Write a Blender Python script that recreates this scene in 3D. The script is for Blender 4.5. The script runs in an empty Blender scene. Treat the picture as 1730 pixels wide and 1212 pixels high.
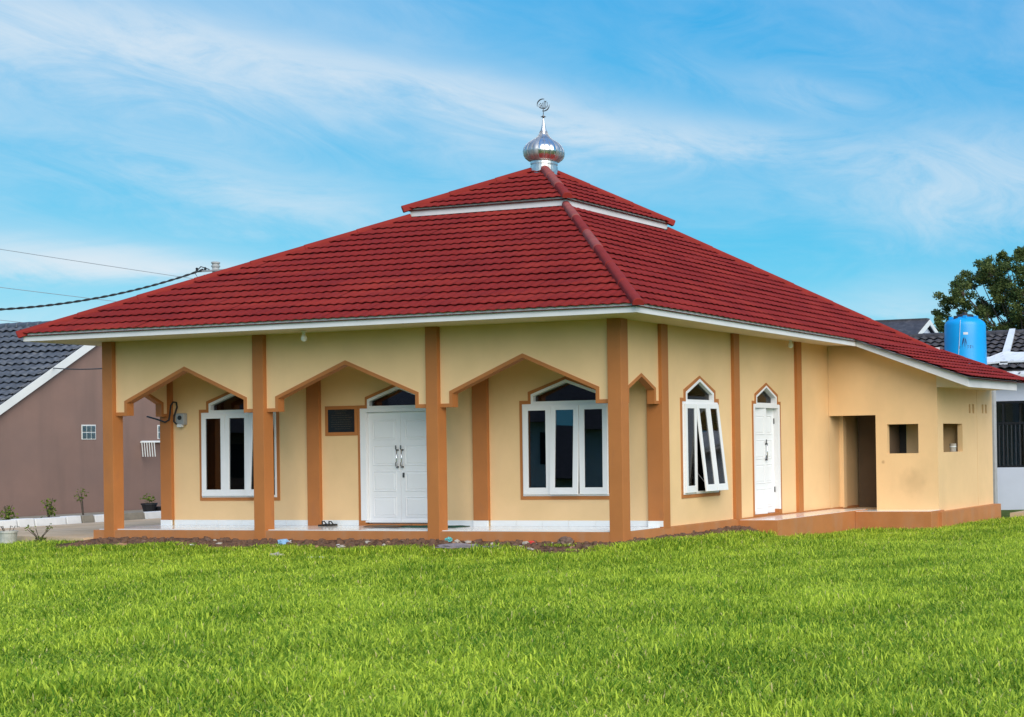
import bpy, bmesh, math, random
from math import sin, cos, pi, radians, sqrt
from mathutils import Vector, Matrix, noise
random.seed(7)
sc = bpy.context.scene
COL = sc.collection
V = Vector

# ------------------------------------------------------------------ camera
CAM = V((14.0723, -21.6160, 1.4700))
FW = V((-0.30907605, 0.95102278, 0.00525984)).normalized()
RT = V((0.95088352, 0.3091208, -0.01627448)).normalized()
UP = V((0.0171033274, 0.0000285558, 0.999853727)).normalized()
cam = bpy.data.cameras.new('camera'); camo = bpy.data.objects.new('camera', cam); COL.objects.link(camo)
m = Matrix((RT, UP, -FW)).transposed().to_4x4(); m.translation = CAM
camo.matrix_world = m
cam.sensor_width = 36.0; cam.sensor_fit = 'HORIZONTAL'
cam.lens = 36.0 * 2502.694 / 1730.0
cam.shift_x = -(1723.70 - 865.0) / 1730.0
cam.shift_y = (727.65 - 606.0) / 1730.0
cam.clip_start = 0.1; cam.clip_end = 3000.0
sc.camera = camo

# ------------------------------------------------------------------ world, sun, exposure
SUN_EL, SUN_AZ = 33.0, 130.0          # azimuth in degrees clockwise from +Y: the light comes from the front right
world = bpy.data.worlds.new('World'); sc.world = world; world.use_nodes = True
wt = world.node_tree; wt.nodes.clear()
def wn(t, **k):
    n = wt.nodes.new(t)
    for a, b in k.items(): setattr(n, a, b)
    return n
def wl(a, b): wt.links.new(a, b)
def wmath(op, a, b=None, c=None, clamp=False):
    n = wn('ShaderNodeMath', operation=op, use_clamp=clamp)
    for i, v in enumerate((a, b, c)):
        if v is None: continue
        if isinstance(v, (int, float)): n.inputs[i].default_value = v
        else: wl(v, n.inputs[i])
    return n.outputs[0]
sky = wn('ShaderNodeTexSky', sky_type='NISHITA', sun_disc=False)
sky.sun_elevation = radians(SUN_EL); sky.sun_rotation = radians(SUN_AZ)
sky.altitude = 300; sky.air_density = 0.75; sky.dust_density = 0.0; sky.ozone_density = 4.0
# film-like grade of the sky: flat bright blue, little red high up
KS = 6.16
sep = wn('ShaderNodeSeparateColor'); wl(sky.outputs[0], sep.inputs[0]); com = wn('ShaderNodeCombineColor')
for ch, k, p in ((0, .027, 1.25), (1, .256, .50), (2, .640, .15)):
    wl(wmath('MULTIPLY', wmath('POWER', sep.outputs[ch], p), k * KS), com.inputs[ch])
class hs: outputs = [com.outputs[0]]
tc = wn('ShaderNodeTexCoord')
def wdot(vec):
    n = wn('ShaderNodeVectorMath', operation='DOT_PRODUCT'); wl(tc.outputs['Generated'], n.inputs[0]); n.inputs[1].default_value = vec
    return n.outputs['Value']
# two fixed compass directions: along the cirrus streaks and across them
SD = (RT * 0.993 - V((0, 0, 1)) * 0.12).normalized(); SC = (V((0, 0, 1)) * 0.993 + RT * 0.12).normalized()
a_, b_ = wdot(SD), wdot(SC)
def wnoise(sa, sb, scale, detail, rough, off=0.0, dist=0.0):
    cb = wn('ShaderNodeCombineXYZ')
    wl(wmath('MULTIPLY_ADD', a_, sa, off), cb.inputs[0]); wl(wmath('MULTIPLY_ADD', b_, sb, off * 0.7), cb.inputs[1]); cb.inputs[2].default_value = off
    n = wn('ShaderNodeTexNoise'); n.inputs['Scale'].default_value = scale; n.inputs['Detail'].default_value = detail
    n.inputs['Roughness'].default_value = rough; n.inputs['Distortion'].default_value = dist
    wl(cb.outputs[0], n.inputs['Vector']); return n.outputs[0]
n1 = wnoise(2.6, 8.0, 1.0, 9, 0.60, 3.1, 1.2)
n2 = wnoise(10.0, 27.0, 1.0, 9, 0.66, 8.7, 1.8)
n3 = wnoise(1.6, 5.0, 1.0, 5, 0.55, 14.2, 0.5)
def band(a0, b0, slope, width, amp, aw):
    # one long cirrus bank: soft across, long along, its edge frayed by noise
    bb = wmath('SUBTRACT', wmath('SUBTRACT', b_, b0), wmath('MULTIPLY', wmath('SUBTRACT', a_, a0), slope))
    bb = wmath('ADD', bb, wmath('MULTIPLY', wmath('SUBTRACT', n1, 0.5), 0.05))
    bb = wmath('ADD', bb, wmath('MULTIPLY', wmath('SUBTRACT', n2, 0.5), 0.022))
    g = wmath('DIVIDE', bb, width); g = wmath('MULTIPLY', g, g)
    h = wmath('DIVIDE', wmath('SUBTRACT', a_, a0), aw); h = wmath('MULTIPLY', h, h)
    return wmath('MULTIPLY', wmath('POWER', 2.718, wmath('MULTIPLY', wmath('ADD', g, h), -1.0)), amp)
def dirab(px, py):
    d = (FW + RT * (px - 1723.7) / 2502.7 - UP * (py - 727.65) / 2502.7).normalized()
    return d.dot(SD), d.dot(SC)
n1c = wmath('MULTIPLY', wmath('SUBTRACT', n1, 0.34), 3.0, clamp=True)
n2c = wmath('MULTIPLY', wmath('SUBTRACT', n2, 0.33), 2.9, clamp=True)
n3c = wmath('MULTIPLY', wmath('SUBTRACT', n3, 0.36), 3.4, clamp=True)
veil = wmath('MULTIPLY', wmath('MULTIPLY', n3c, n3c), wmath('MULTIPLY_ADD', n1c, 0.40, 0.06))
fib = wmath('MULTIPLY', wmath('MULTIPLY', n1c, n2c), 0.13)
cl = wmath('ADD', veil, fib)
bs = None
for px, py, sl, w_, amp, aw in ((60, 40, -.03, .030, .52, .11), (330, 90, 0.02, .020, .26, .12), (640, 122, .02, .009, .26, .12), (900, 190, -.10, .010, .34, .07), (1130, 235, .06, .012, .30, .07),
                                (110, 418, .10, .010, .85, .06), (290, 440, .0, .008, .6, .05), (520, 330, -.10, .012, .28, .09), (1660, 315, .12, .036, .62, .085), (1360, 160, -.03, .014, .22, .05), (380, 200, .17, .045, .20, .22),
                                (40, 545, .17, .016, .4, .10), (1500, 515, .17, .014, .30, .06), (1250, 240, .1, .012, .2, .10)):
    a0, b0 = dirab(px, py)
    q = band(a0, b0, sl, w_, amp, aw); bs = q if bs is None else wmath('ADD', bs, q)
bs = wmath('MULTIPLY', bs, wmath('MULTIPLY_ADD', n2c, 0.7, 0.50))
cl = wmath('ADD', cl, bs)
cl = wmath('SUBTRACT', 1.0, wmath('POWER', 2.718, wmath('MULTIPLY', cl, -1.55)))
bright = wn('ShaderNodeMix', data_type='RGBA'); wl(cl, bright.inputs['Factor']); wl(hs.outputs[0], bright.inputs['A']); bright.inputs['B'].default_value = (.76 * KS, .84 * KS, .91 * KS, 1)
bg = wn('ShaderNodeBackground'); bg.inputs['Strength'].default_value = 0.10
wl(bright.outputs['Result'], bg.inputs['Color'])
wo = wn('ShaderNodeOutputWorld'); wl(bg.outputs[0], wo.inputs['Surface'])

sun = bpy.data.lights.new('sun', 'SUN'); sun.energy = 2.6; sun.angle = radians(60); sun.color = (1.0, 0.90, 0.79)
suno = bpy.data.objects.new('sun', sun); COL.objects.link(suno)
sd = V((sin(radians(SUN_AZ)) * cos(radians(SUN_EL)), cos(radians(SUN_AZ)) * cos(radians(SUN_EL)), sin(radians(SUN_EL))))
suno.rotation_euler = sd.to_track_quat('Z', 'Y').to_euler()
sc.view_settings.view_transform = 'Standard'; sc.view_settings.look = 'None'
sc.view_settings.exposure = 0.70; sc.view_settings.gamma = 1.0
sc.cycles.max_bounces = 8; sc.cycles.transparent_max_bounces = 12
sc.cycles.use_denoising = True

# ------------------------------------------------------------------ materials
MAT = {}
def material(name, col, rough=0.7, var=0.12, scale=2.0, bump=0.0, bscale=60.0, metal=0.0, spec=0.4, col2=None, detail=5, coat=0.0, fine=0.0):
    mt = bpy.data.materials.new(name); mt.use_nodes = True; t = mt.node_tree; b = t.nodes['Principled BSDF']
    g = t.nodes.new('ShaderNodeNewGeometry')
    n = t.nodes.new('ShaderNodeTexNoise'); n.inputs['Scale'].default_value = scale; n.inputs['Detail'].default_value = detail; n.inputs['Roughness'].default_value = 0.6
    t.links.new(g.outputs['Position'], n.inputs['Vector'])
    r = t.nodes.new('ShaderNodeValToRGB'); r.color_ramp.elements[0].position = 0.32; r.color_ramp.elements[1].position = 0.70
    lo = tuple(max(0, c * (1 - var)) for c in col); hi = tuple(min(1, c * (1 + var)) for c in col) if col2 is None else col2
    r.color_ramp.elements[0].color = (*lo, 1); r.color_ramp.elements[1].color = (*hi, 1)
    t.links.new(n.outputs[0], r.inputs[0]); out = r.outputs[0]
    if fine:
        n3 = t.nodes.new('ShaderNodeTexNoise'); n3.inputs['Scale'].default_value = 45.0; n3.inputs['Detail'].default_value = 4
        t.links.new(g.outputs['Position'], n3.inputs['Vector'])
        mx = t.nodes.new('ShaderNodeMix'); mx.data_type = 'RGBA'; mx.blend_type = 'MULTIPLY'; mx.inputs['Factor'].default_value = fine
        t.links.new(out, mx.inputs['A']); t.links.new(n3.outputs[0], mx.inputs['B']); out = mx.outputs['Result']
    t.links.new(out, b.inputs['Base Color'])
    b.inputs['Roughness'].default_value = rough; b.inputs['Metallic'].default_value = metal; b.inputs['Specular IOR Level'].default_value = spec
    if coat: b.inputs['Coat Weight'].default_value = coat; b.inputs['Coat Roughness'].default_value = 0.1
    if bump:
        n2 = t.nodes.new('ShaderNodeTexNoise'); n2.inputs['Scale'].default_value = bscale; n2.inputs['Detail'].default_value = 4
        t.links.new(g.outputs['Position'], n2.inputs['Vector'])
        bp = t.nodes.new('ShaderNodeBump'); bp.inputs['Strength'].default_value = bump; bp.inputs['Distance'].default_value = 0.01
        t.links.new(n2.outputs[0], bp.inputs['Height']); t.links.new(bp.outputs[0], b.inputs['Normal'])
    MAT[name] = mt
    return mt
def add_mottle(mt, dark, scale, lo, hi, fac, squash=(1, 1, 1)):
    """weathering: a second noise that mixes the surface towards another colour"""
    t = mt.node_tree; b = t.nodes['Principled BSDF']; src = b.inputs['Base Color'].links[0].from_socket
    g = t.nodes.new('ShaderNodeNewGeometry'); mp = t.nodes.new('ShaderNodeMapping'); mp.inputs['Scale'].default_value = squash
    n = t.nodes.new('ShaderNodeTexNoise'); n.inputs['Scale'].default_value = scale; n.inputs['Detail'].default_value = 6
    t.links.new(g.outputs['Position'], mp.inputs[0]); t.links.new(mp.outputs[0], n.inputs['Vector'])
    r = t.nodes.new('ShaderNodeMapRange'); r.inputs[1].default_value = lo; r.inputs[2].default_value = hi; r.inputs[3].default_value = 0; r.inputs[4].default_value = fac
    t.links.new(n.outputs[0], r.inputs[0])
    mx = t.nodes.new('ShaderNodeMix'); mx.data_type = 'RGBA'; t.links.new(r.outputs[0], mx.inputs['Factor']); t.links.new(src, mx.inputs['A']); mx.inputs['B'].default_value = (*dark, 1)
    t.links.new(mx.outputs['Result'], b.inputs['Base Color'])
def stain(mt, centre, rad, colr, fac, zs=1.0):
    """one grubby patch with a shape of its own on the wall"""
    t = mt.node_tree; b = t.nodes['Principled BSDF']; src = b.inputs['Base Color'].links[0].from_socket
    g = t.nodes.new('ShaderNodeNewGeometry')
    s = t.nodes.new('ShaderNodeVectorMath'); s.operation = 'SUBTRACT'; t.links.new(g.outputs['Position'], s.inputs[0]); s.inputs[1].default_value = centre
    sc_ = t.nodes.new('ShaderNodeVectorMath'); sc_.operation = 'MULTIPLY'; t.links.new(s.outputs[0], sc_.inputs[0]); sc_.inputs[1].default_value = (1, 1, zs)
    nz = t.nodes.new('ShaderNodeTexNoise'); nz.inputs['Scale'].default_value = 6; t.links.new(g.outputs['Position'], nz.inputs['Vector'])
    l = t.nodes.new('ShaderNodeVectorMath'); l.operation = 'LENGTH'; t.links.new(sc_.outputs[0], l.inputs[0])
    ad = t.nodes.new('ShaderNodeMath'); ad.operation = 'MULTIPLY_ADD'; t.links.new(nz.outputs[0], ad.inputs[0]); ad.inputs[1].default_value = rad * 0.7; t.links.new(l.outputs['Value'], ad.inputs[2])
    r = t.nodes.new('ShaderNodeMapRange'); r.interpolation_type = 'SMOOTHSTEP'
    r.inputs[1].default_value = rad * 0.35; r.inputs[2].default_value = rad * 1.35; r.inputs[3].default_value = fac; r.inputs[4].default_value = 0
    t.links.new(ad.outputs[0], r.inputs[0])
    mx = t.nodes.new('ShaderNodeMix'); mx.data_type = 'RGBA'; t.links.new(r.outputs[0], mx.inputs['Factor']); t.links.new(src, mx.inputs['A']); mx.inputs['B'].default_value = (*colr, 1)
    t.links.new(mx.outputs['Result'], b.inputs['Base Color'])

CREAM = (0.81, 0.545, 0.285)
material('cream', CREAM, 0.75, 0.05, 0.9, 0.12, 90, spec=0.25)
add_mottle(MAT['cream'], (0.62, 0.43, 0.20), 0.55, 0.5, 0.8, 0.45)
add_mottle(MAT['cream'], (0.62, 0.41, 0.22), 1.1, 0.56, 0.8, 0.16, (2, 2, 0.5))
material('annex_cream', CREAM, 0.75, 0.05, 0.9, 0.12, 90, spec=0.25)
add_mottle(MAT['annex_cream'], (0.62, 0.45, 0.23), 0.8, 0.5, 0.8, 0.5)
add_mottle(MAT['annex_cream'], (0.60, 0.41, 0.23), 1.1, 0.54, 0.8, 0.22, (2, 2, 0.5))
stain(MAT['annex_cream'], (1.93, 8.19, 0.58), 0.42, (0.40, 0.27, 0.14), 0.38)
stain(MAT['annex_cream'], (1.22, 8.19, 1.0), 0.06, (0.35, 0.2, 0.1), 0.7)
material('brown', (0.45, 0.165, 0.047), 0.6, 0.07, 1.5, 0.08, 70, spec=0.3)
add_mottle(MAT['brown'], (0.40, 0.16, 0.055), 1.1, 0.5, 0.8, 0.5)
material('plinth_brown', (0.47, 0.185, 0.062), 0.55, 0.08, 2.5, 0.10, 50, spec=0.35)
add_mottle(MAT['plinth_brown'], (0.42, 0.24, 0.14), 3.0, 0.50, 0.78, 0.6, (1, 1, 0.4))
add_mottle(MAT['brown'], (0.30, 0.13, 0.06), 4.0, 0.58, 0.8, 0.5, (1, 1, 0.4))
material('roof_red', (0.30, 0.026, 0.022), 0.8, 0.12, 1.2, 0.5, 120, spec=0.15, fine=0.55)
add_mottle(MAT['roof_red'], (0.33, 0.038, 0.025), 1.0, 0.47, 0.78, 0.75, (0.5, 1.3, 2.0))
add_mottle(MAT['roof_red'], (0.15, 0.016, 0.018), 2.2, 0.5, 0.75, 0.6)
add_mottle(MAT['roof_red'], (0.38, 0.13, 0.10), 16.0, 0.68, 0.82, 0.5)
material('underlay', (0.10, 0.015, 0.014), 0.9, 0.1)
material('ridge_red', (0.25, 0.026, 0.020), 0.75, 0.12, 3, 0.2, 300, spec=0.15)
material('ridge_pale', (0.31, 0.085, 0.070), 0.8, 0.14, 5, 0.2, 300, spec=0.15)
add_mottle(MAT['ridge_pale'], (0.27, 0.05, 0.05), 4, 0.45, 0.7, 0.7)
material('fascia_white', (0.72, 0.70, 0.69), 0.5, 0.05, 2.0, 0.05, 40)
add_mottle(MAT['fascia_white'], (0.50, 0.50, 0.50), 1.6, 0.52, 0.8, 0.45, (1, 1, 3))
material('soffit_cream', (0.74, 0.62, 0.45), 0.7, 0.04, 1.0)
material('white_paint', (0.81, 0.80, 0.80), 0.38, 0.03, 2.0, 0.03, 40, spec=0.45)
material('door_white', (0.80, 0.79, 0.79), 0.35, 0.03, 1.4, 0.03, 30, spec=0.45)
material('ceramic', (0.80, 0.82, 0.82), 0.12, 0.03, 1.5, spec=0.5)
material('grout', (0.35, 0.34, 0.32), 0.9)
material('interior_shade', (0.045, 0.04, 0.033), 0.9, 0.05)  # near-black: the shade of the unlit hall is put into this colour
material('interior_dark', (0.03, 0.027, 0.024), 0.9, 0.05)  # near-black colour carrying the shade of rooms behind openings
material('annex_shade', (0.13, 0.085, 0.05), 0.9, 0.1)  # brown darkened to carry the shade inside the annex
material('curtain', (0.55, 0.52, 0.48), 0.9, 0.2, 8)
material('steel', (0.66, 0.65, 0.63), 0.40, 0.28, 7, metal=0.9)
material('steel_dull', (0.50, 0.50, 0.50), 0.50, 0.25, 7, metal=0.85)
material('steel_bright', (0.80, 0.79, 0.77), 0.24, 0.15, 7, metal=1.0)
material('dark_metal', (0.12, 0.12, 0.12), 0.4, 0.1, 5, metal=0.8)
material('chrome', (0.75, 0.75, 0.75), 0.15, 0.05, 5, metal=1.0)
material('black_rubber', (0.018, 0.018, 0.018), 0.6, 0.2, 10)
material('granite_black', (0.016, 0.016, 0.018), 0.35, 0.3, 40, spec=0.3)
material('engraved', (0.05, 0.042, 0.028), 0.5, 0.2, 40)
material('meter_grey', (0.33, 0.34, 0.35), 0.5, 0.1, 10)
material('bulb', (0.85, 0.85, 0.83), 0.2, 0.02, 5)
material('mauve_wall', (0.255, 0.165, 0.135), 0.85, 0.05, 1.2, 0.2, 60, spec=0.2)
add_mottle(MAT['mauve_wall'], (0.21, 0.145, 0.125), 0.7, 0.45, 0.75, 0.7)
add_mottle(MAT['mauve_wall'], (0.18, 0.125, 0.105), 0.9, 0.5, 0.8, 0.6, (2.5, 2.5, 0.3))
material('slate_tile', (0.075, 0.085, 0.105), 0.5, 0.35, 6, 0.15, 90, spec=0.4)
add_mottle(MAT['slate_tile'], (0.20, 0.21, 0.23), 5, 0.52, 0.72, 0.6)
material('grey_tile', (0.055, 0.052, 0.058), 0.6, 0.3, 5, 0.15, 90)
add_mottle(MAT['grey_tile'], (0.16, 0.15, 0.15), 6, 0.55, 0.75, 0.5)
material('verge_white', (0.72, 0.74, 0.72), 0.55, 0.04, 2)
material('bluish_white', (0.62, 0.67, 0.78), 0.7, 0.04, 1.5, 0.08, 40)
material('canopy_white', (0.70, 0.73, 0.76), 0.5, 0.08, 3)
add_mottle(MAT['canopy_white'], (0.35, 0.34, 0.33), 6, 0.55, 0.72, 0.6)
material('bar_grey', (0.05, 0.055, 0.065), 0.5)
material('bolt', (0.25, 0.26, 0.3), 0.5)
material('iron_black', (0.012, 0.014, 0.018), 0.5, 0.2, 10)
material('concrete', (0.60, 0.43, 0.27), 0.95, 0.10, 1.5, 0.25, 25, col2=(0.68, 0.51, 0.34), spec=0.02)
add_mottle(MAT['concrete'], (0.42, 0.35, 0.28), 1.2, 0.5, 0.75, 0.6)
material('kerb_white', (0.76, 0.76, 0.74), 0.7, 0.06, 5, 0.15, 50)
material('kerb_bare', (0.27, 0.24, 0.19), 0.9, 0.15, 5, 0.3, 50)
material('soil', (0.060, 0.036, 0.026), 0.95, 0.35, 5, 0.9, 30, col2=(0.115, 0.070, 0.050), spec=0.15)
material('ground_mix', (0.060, 0.095, 0.018), 0.95, 0.3, 3, 0.8, 30, col2=(0.10, 0.15, 0.030), spec=0.1)
material('stone_pale', (0.42, 0.38, 0.33), 0.85, 0.2, 15, 0.3, 60)
material('stone_brown', (0.16, 0.10, 0.075), 0.9, 0.25, 15, 0.4, 60)
material('stone_dark', (0.125, 0.068, 0.042), 0.9, 0.25, 15, 0.4, 60)
material('brick_chip', (0.36, 0.20, 0.12), 0.9, 0.2, 15, 0.4, 60)
material('plastic_white', (0.74, 0.76, 0.78), 0.35, 0.08, 12)
material('plastic_teal', (0.10, 0.42, 0.42), 0.35, 0.1, 12)
material('plastic_red', (0.62, 0.06, 0.05), 0.4, 0.1, 12)
material('plastic_blue', (0.25, 0.42, 0.62), 0.35, 0.1, 12)
material('sack', (0.23, 0.195, 0.215), 0.85, 0.25, 9, 0.4, 50)
material('tank_blue', (0.004, 0.33, 0.74), 0.38, 0.05, 2, spec=0.5)
material('tank_lid', (0.03, 0.03, 0.035), 0.5)
material('tank_print', (0.012, 0.03, 0.11), 0.5)
material('sticker', (0.66, 0.70, 0.74), 0.4)
material('hose', (0.55, 0.62, 0.66), 0.4)
material('cable_black', (0.03, 0.03, 0.03), 0.6)
material('wire_grey', (0.30, 0.32, 0.34), 0.6)
material('pole_concrete', (0.36, 0.37, 0.37), 0.8, 0.1, 8, 0.2, 30)
material('mat_green', (0.010, 0.075, 0.045), 0.95, 0.2, 20, 0.5, 200)
material('mat_brown', (0.16, 0.11, 0.07), 0.95, 0.3, 15, 0.5, 200)
material('bark', (0.085, 0.065, 0.05), 0.9, 0.3, 8, 0.6, 30)
material('pot_black', (0.02, 0.02, 0.022), 0.5)
material('bucket_grey', (0.45, 0.45, 0.42), 0.5, 0.2, 8)

def leafmat(name, c1, c2, trans=0.35, attr=True, wnoise=0.0, scale=1.0, dry=None):
    mt = bpy.data.materials.new(name); mt.use_nodes = True; t = mt.node_tree; t.nodes.clear()
    o = t.nodes.new('ShaderNodeOutputMaterial'); d = t.nodes.new('ShaderNodeBsdfPrincipled'); tr = t.nodes.new('ShaderNodeBsdfTranslucent'); mx = t.nodes.new('ShaderNodeMixShader')
    d.inputs['Roughness'].default_value = 0.55; d.inputs['Specular IOR Level'].default_value = 0.18
    at = t.nodes.new('ShaderNodeAttribute'); at.attribute_name = 'tone'
    fac = at.outputs['Fac']
    if wnoise:
        oi = t.nodes.new('ShaderNodeNewGeometry')
        n = t.nodes.new('ShaderNodeTexNoise'); n.inputs['Scale'].default_value = scale; n.inputs['Detail'].default_value = 3
        t.links.new(oi.outputs['Position'], n.inputs['Vector'])
        a = t.nodes.new('ShaderNodeMath'); a.operation = 'MULTIPLY_ADD'; t.links.new(n.outputs[0], a.inputs[0]); a.inputs[1].default_value = wnoise * 2; a.inputs[2].default_value = -wnoise
        b = t.nodes.new('ShaderNodeMath'); b.operation = 'ADD'; b.use_clamp = True; t.links.new(a.outputs[0], b.inputs[0]); t.links.new(fac, b.inputs[1]); fac = b.outputs[0]
    r = t.nodes.new('ShaderNodeMix'); r.data_type = 'RGBA'; r.inputs['A'].default_value = (*c1, 1); r.inputs['B'].default_value = (*c2, 1)
    t.links.new(fac, r.inputs['Factor'])
    if dry:      # the palest blades are dry straw
        mr = t.nodes.new('ShaderNodeMapRange'); mr.inputs[1].default_value = 1.15; mr.inputs[2].default_value = 1.3; t.links.new(at.outputs['Fac'], mr.inputs[0])
        r2 = t.nodes.new('ShaderNodeMix'); r2.data_type = 'RGBA'; t.links.new(mr.outputs[0], r2.inputs['Factor']); t.links.new(r.outputs['Result'], r2.inputs['A']); r2.inputs['B'].default_value = (*dry, 1); r = r2
    t.links.new(r.outputs['Result'], d.inputs['Base Color']); t.links.new(r.outputs['Result'], tr.inputs['Color'])
    mx.inputs['Fac'].default_value = trans; t.links.new(d.outputs[0], mx.inputs[1]); t.links.new(tr.outputs[0], mx.inputs[2]); t.links.new(mx.outputs[0], o.inputs['Surface'])
    MAT[name] = mt; return mt
leafmat('grass_blade', (0.092, 0.225, 0.012), (0.69, 0.82, 0.085), 0.42, wnoise=0.60, scale=0.55, dry=(0.74, 0.64, 0.26))
leafmat('tree_leaf', (0.055, 0.095, 0.032), (0.19, 0.225, 0.065), 0.35)
leafmat('shrub_leaf', (0.06, 0.11, 0.012), (0.20, 0.26, 0.03), 0.3)

def glassmat(name, tint, refl):
    mt = bpy.data.materials.new(name); mt.use_nodes = True; t = mt.node_tree; t.nodes.clear()
    o = t.nodes.new('ShaderNodeOutputMaterial'); g = t.nodes.new('ShaderNodeBsdfGlossy'); tr = t.nodes.new('ShaderNodeBsdfTransparent'); mx = t.nodes.new('ShaderNodeMixShader')
    f = t.nodes.new('ShaderNodeFresnel'); f.inputs['IOR'].default_value = 1.52
    a = t.nodes.new('ShaderNodeMath'); a.operation = 'MULTIPLY_ADD'; t.links.new(f.outputs[0], a.inputs[0]); a.inputs[1].default_value = 1.0; a.inputs[2].default_value = refl; a.use_clamp = True
    g.inputs['Roughness'].default_value = 0.01; tr.inputs['Color'].default_value = (*tint, 1)
    t.links.new(a.outputs[0], mx.inputs['Fac']); t.links.new(tr.outputs[0], mx.inputs[1]); t.links.new(g.outputs[0], mx.inputs[2]); t.links.new(mx.outputs[0], o.inputs['Surface'])
    MAT[name] = mt
glassmat('glass_dark', (0.58, 0.60, 0.62), 0.03)
glassmat('glass_block', (0.45, 0.60, 0.62), 0.15)

# ------------------------------------------------------------------ mesh helpers
class MB:
    def __init__(s): s.v = []; s.f = []; s.tone = None
    def add(s, vs, fs):
        b = len(s.v); s.v += [tuple(p) for p in vs]; s.f += [tuple(i + b for i in f) for f in fs]; return s
    def box(s, x0, x1, y0, y1, z0, z1):
        return s.add([(x0,y0,z0),(x1,y0,z0),(x1,y1,z0),(x0,y1,z0),(x0,y0,z1),(x1,y0,z1),(x1,y1,z1),(x0,y1,z1)],
                     [(0,3,2,1),(4,5,6,7),(0,1,5,4),(1,2,6,5),(2,3,7,6),(3,0,4,7)])
    def hexa(s, p):   # 8 points: bottom ring then top ring
        return s.add(p, [(0,3,2,1),(4,5,6,7),(0,1,5,4),(1,2,6,5),(2,3,7,6),(3,0,4,7)])
    def prism(s, M, poly, o0, o1):
        n = len(poly); vs = [M(u, o0, z) for u, z in poly] + [M(u, o1, z) for u, z in poly]
        return s.add(vs, [tuple(range(n)), tuple(range(2*n-1, n-1, -1))] + [(i, (i+1) % n, n + (i+1) % n, n + i) for i in range(n)])
    def band(s, M, outer, inner, o0, o1, closed=True):
        n = len(outer); k = n if closed else n - 1
        for i in range(k):
            j = (i+1) % n
            a, b, c, d = outer[i], outer[j], inner[j], inner[i]
            s.hexa([M(a[0],o0,a[1]), M(b[0],o0,b[1]), M(c[0],o0,c[1]), M(d[0],o0,d[1]), M(a[0],o1,a[1]), M(b[0],o1,b[1]), M(c[0],o1,c[1]), M(d[0],o1,d[1])])
        return s
    def tube(s, pts, r, n=8, cap=True):
        pts = [V(p) for p in pts]; rs = r if isinstance(r, (list, tuple)) else [r] * len(pts); rings = []
        up = V((0, 0, 1))
        for i, p in enumerate(pts):
            t = (pts[min(i+1, len(pts)-1)] - pts[max(i-1, 0)]).normalized()
            a = t.cross(up)
            if a.length < 1e-3: a = t.cross(V((1, 0, 0)))
            a.normalize(); b = a.cross(t)
            rings.append([p + (a * cos(2*pi*k/n) + b * sin(2*pi*k/n)) * rs[i] for k in range(n)])
        vs = [q for R in rings for q in R]; fs = []
        for i in range(len(pts)-1):
            for k in range(n): fs.append((i*n+k, i*n+(k+1) % n, (i+1)*n+(k+1) % n, (i+1)*n+k))
        if cap: fs += [tuple(range(n-1, -1, -1)), tuple(range((len(pts)-1)*n, len(pts)*n))]
        return s.add(vs, fs)
    def lathe(s, prof, c, n=24, cap=True):
        vs = []; fs = []; c = V(c)
        for r, z in prof:
            for k in range(n): vs.append((c.x + r*cos(2*pi*k/n), c.y + r*sin(2*pi*k/n), c.z + z))
        for i in range(len(prof)-1):
            for k in range(n): fs.append((i*n+k, i*n+(k+1) % n, (i+1)*n+(k+1) % n, (i+1)*n+k))
        if cap: fs += [tuple(range(n-1, -1, -1)), tuple(range((len(prof)-1)*n, len(prof)*n))]
        return s.add(vs, fs)
    def mesh(s, name, mat, smooth=False, recalc=True):
        me = bpy.data.meshes.new(name); me.from_pydata(s.v, [], s.f)
        if recalc:
            bm = bmesh.new(); bm.from_mesh(me); bmesh.ops.recalc_face_normals(bm, faces=bm.faces[:]); bm.to_mesh(me); bm.free()
        if mat: me.materials.append(MAT[mat])
        if smooth: me.polygons.foreach_set('use_smooth', [True] * len(me.polygons))
        if s.tone is not None:
            at = me.attributes.new('tone', 'FLOAT', 'FACE'); at.data.foreach_set('value', s.tone)
        return me
    def build(s, name, mat, parent=None, smooth=False, bevel=0.0, recalc=True):
        o = bpy.data.objects.new(name, s.mesh(name, mat, smooth, recalc)); link(o, parent)
        if bevel:
            b = o.modifiers.new('bevel', 'BEVEL'); b.width = bevel; b.segments = 2; b.limit_method = 'ANGLE'
        return o
def link(o, parent=None):
    COL.objects.link(o)
    if parent is not None:
        o.parent = parent
        if parent.type == 'EMPTY': o.matrix_parent_inverse = Matrix.Translation(-parent.location)
def tag(o, label=None, cat=None, group=None, kind=None):
    if label: o['label'] = label
    if cat: o['category'] = cat
    if group: o['group'] = group
    if kind: o['kind'] = kind
    return o
def thing(name, loc, label, cat, group=None):
    o = bpy.data.objects.new(name, None); o.location = loc; COL.objects.link(o); o.empty_display_size = 0.3
    return tag(o, label, cat, group)
def inset(path, w):
    """offset a closed counter-clockwise path inwards"""
    n = len(path); out = []
    for i in range(n):
        p0, p1, p2 = (V((*path[i-1], 0)), V((*path[i], 0)), V((*path[(i+1) % n], 0)))
        d1, d2 = (p1-p0).normalized(), (p2-p1).normalized()
        n1, n2 = V((-d1.y, d1.x, 0)), V((-d2.y, d2.x, 0))
        b = n1 + n2; k = w / max(0.2, (1 + n1.dot(n2))); q = p1 + b * k
        out.append((q.x, q.y))
    return out
def FRONT(y): return lambda u, o, z: (u, y - o, z)      # faces -Y
def SIDE(x): return lambda u, o, z: (x + o, u, z)       # faces +X

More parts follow.
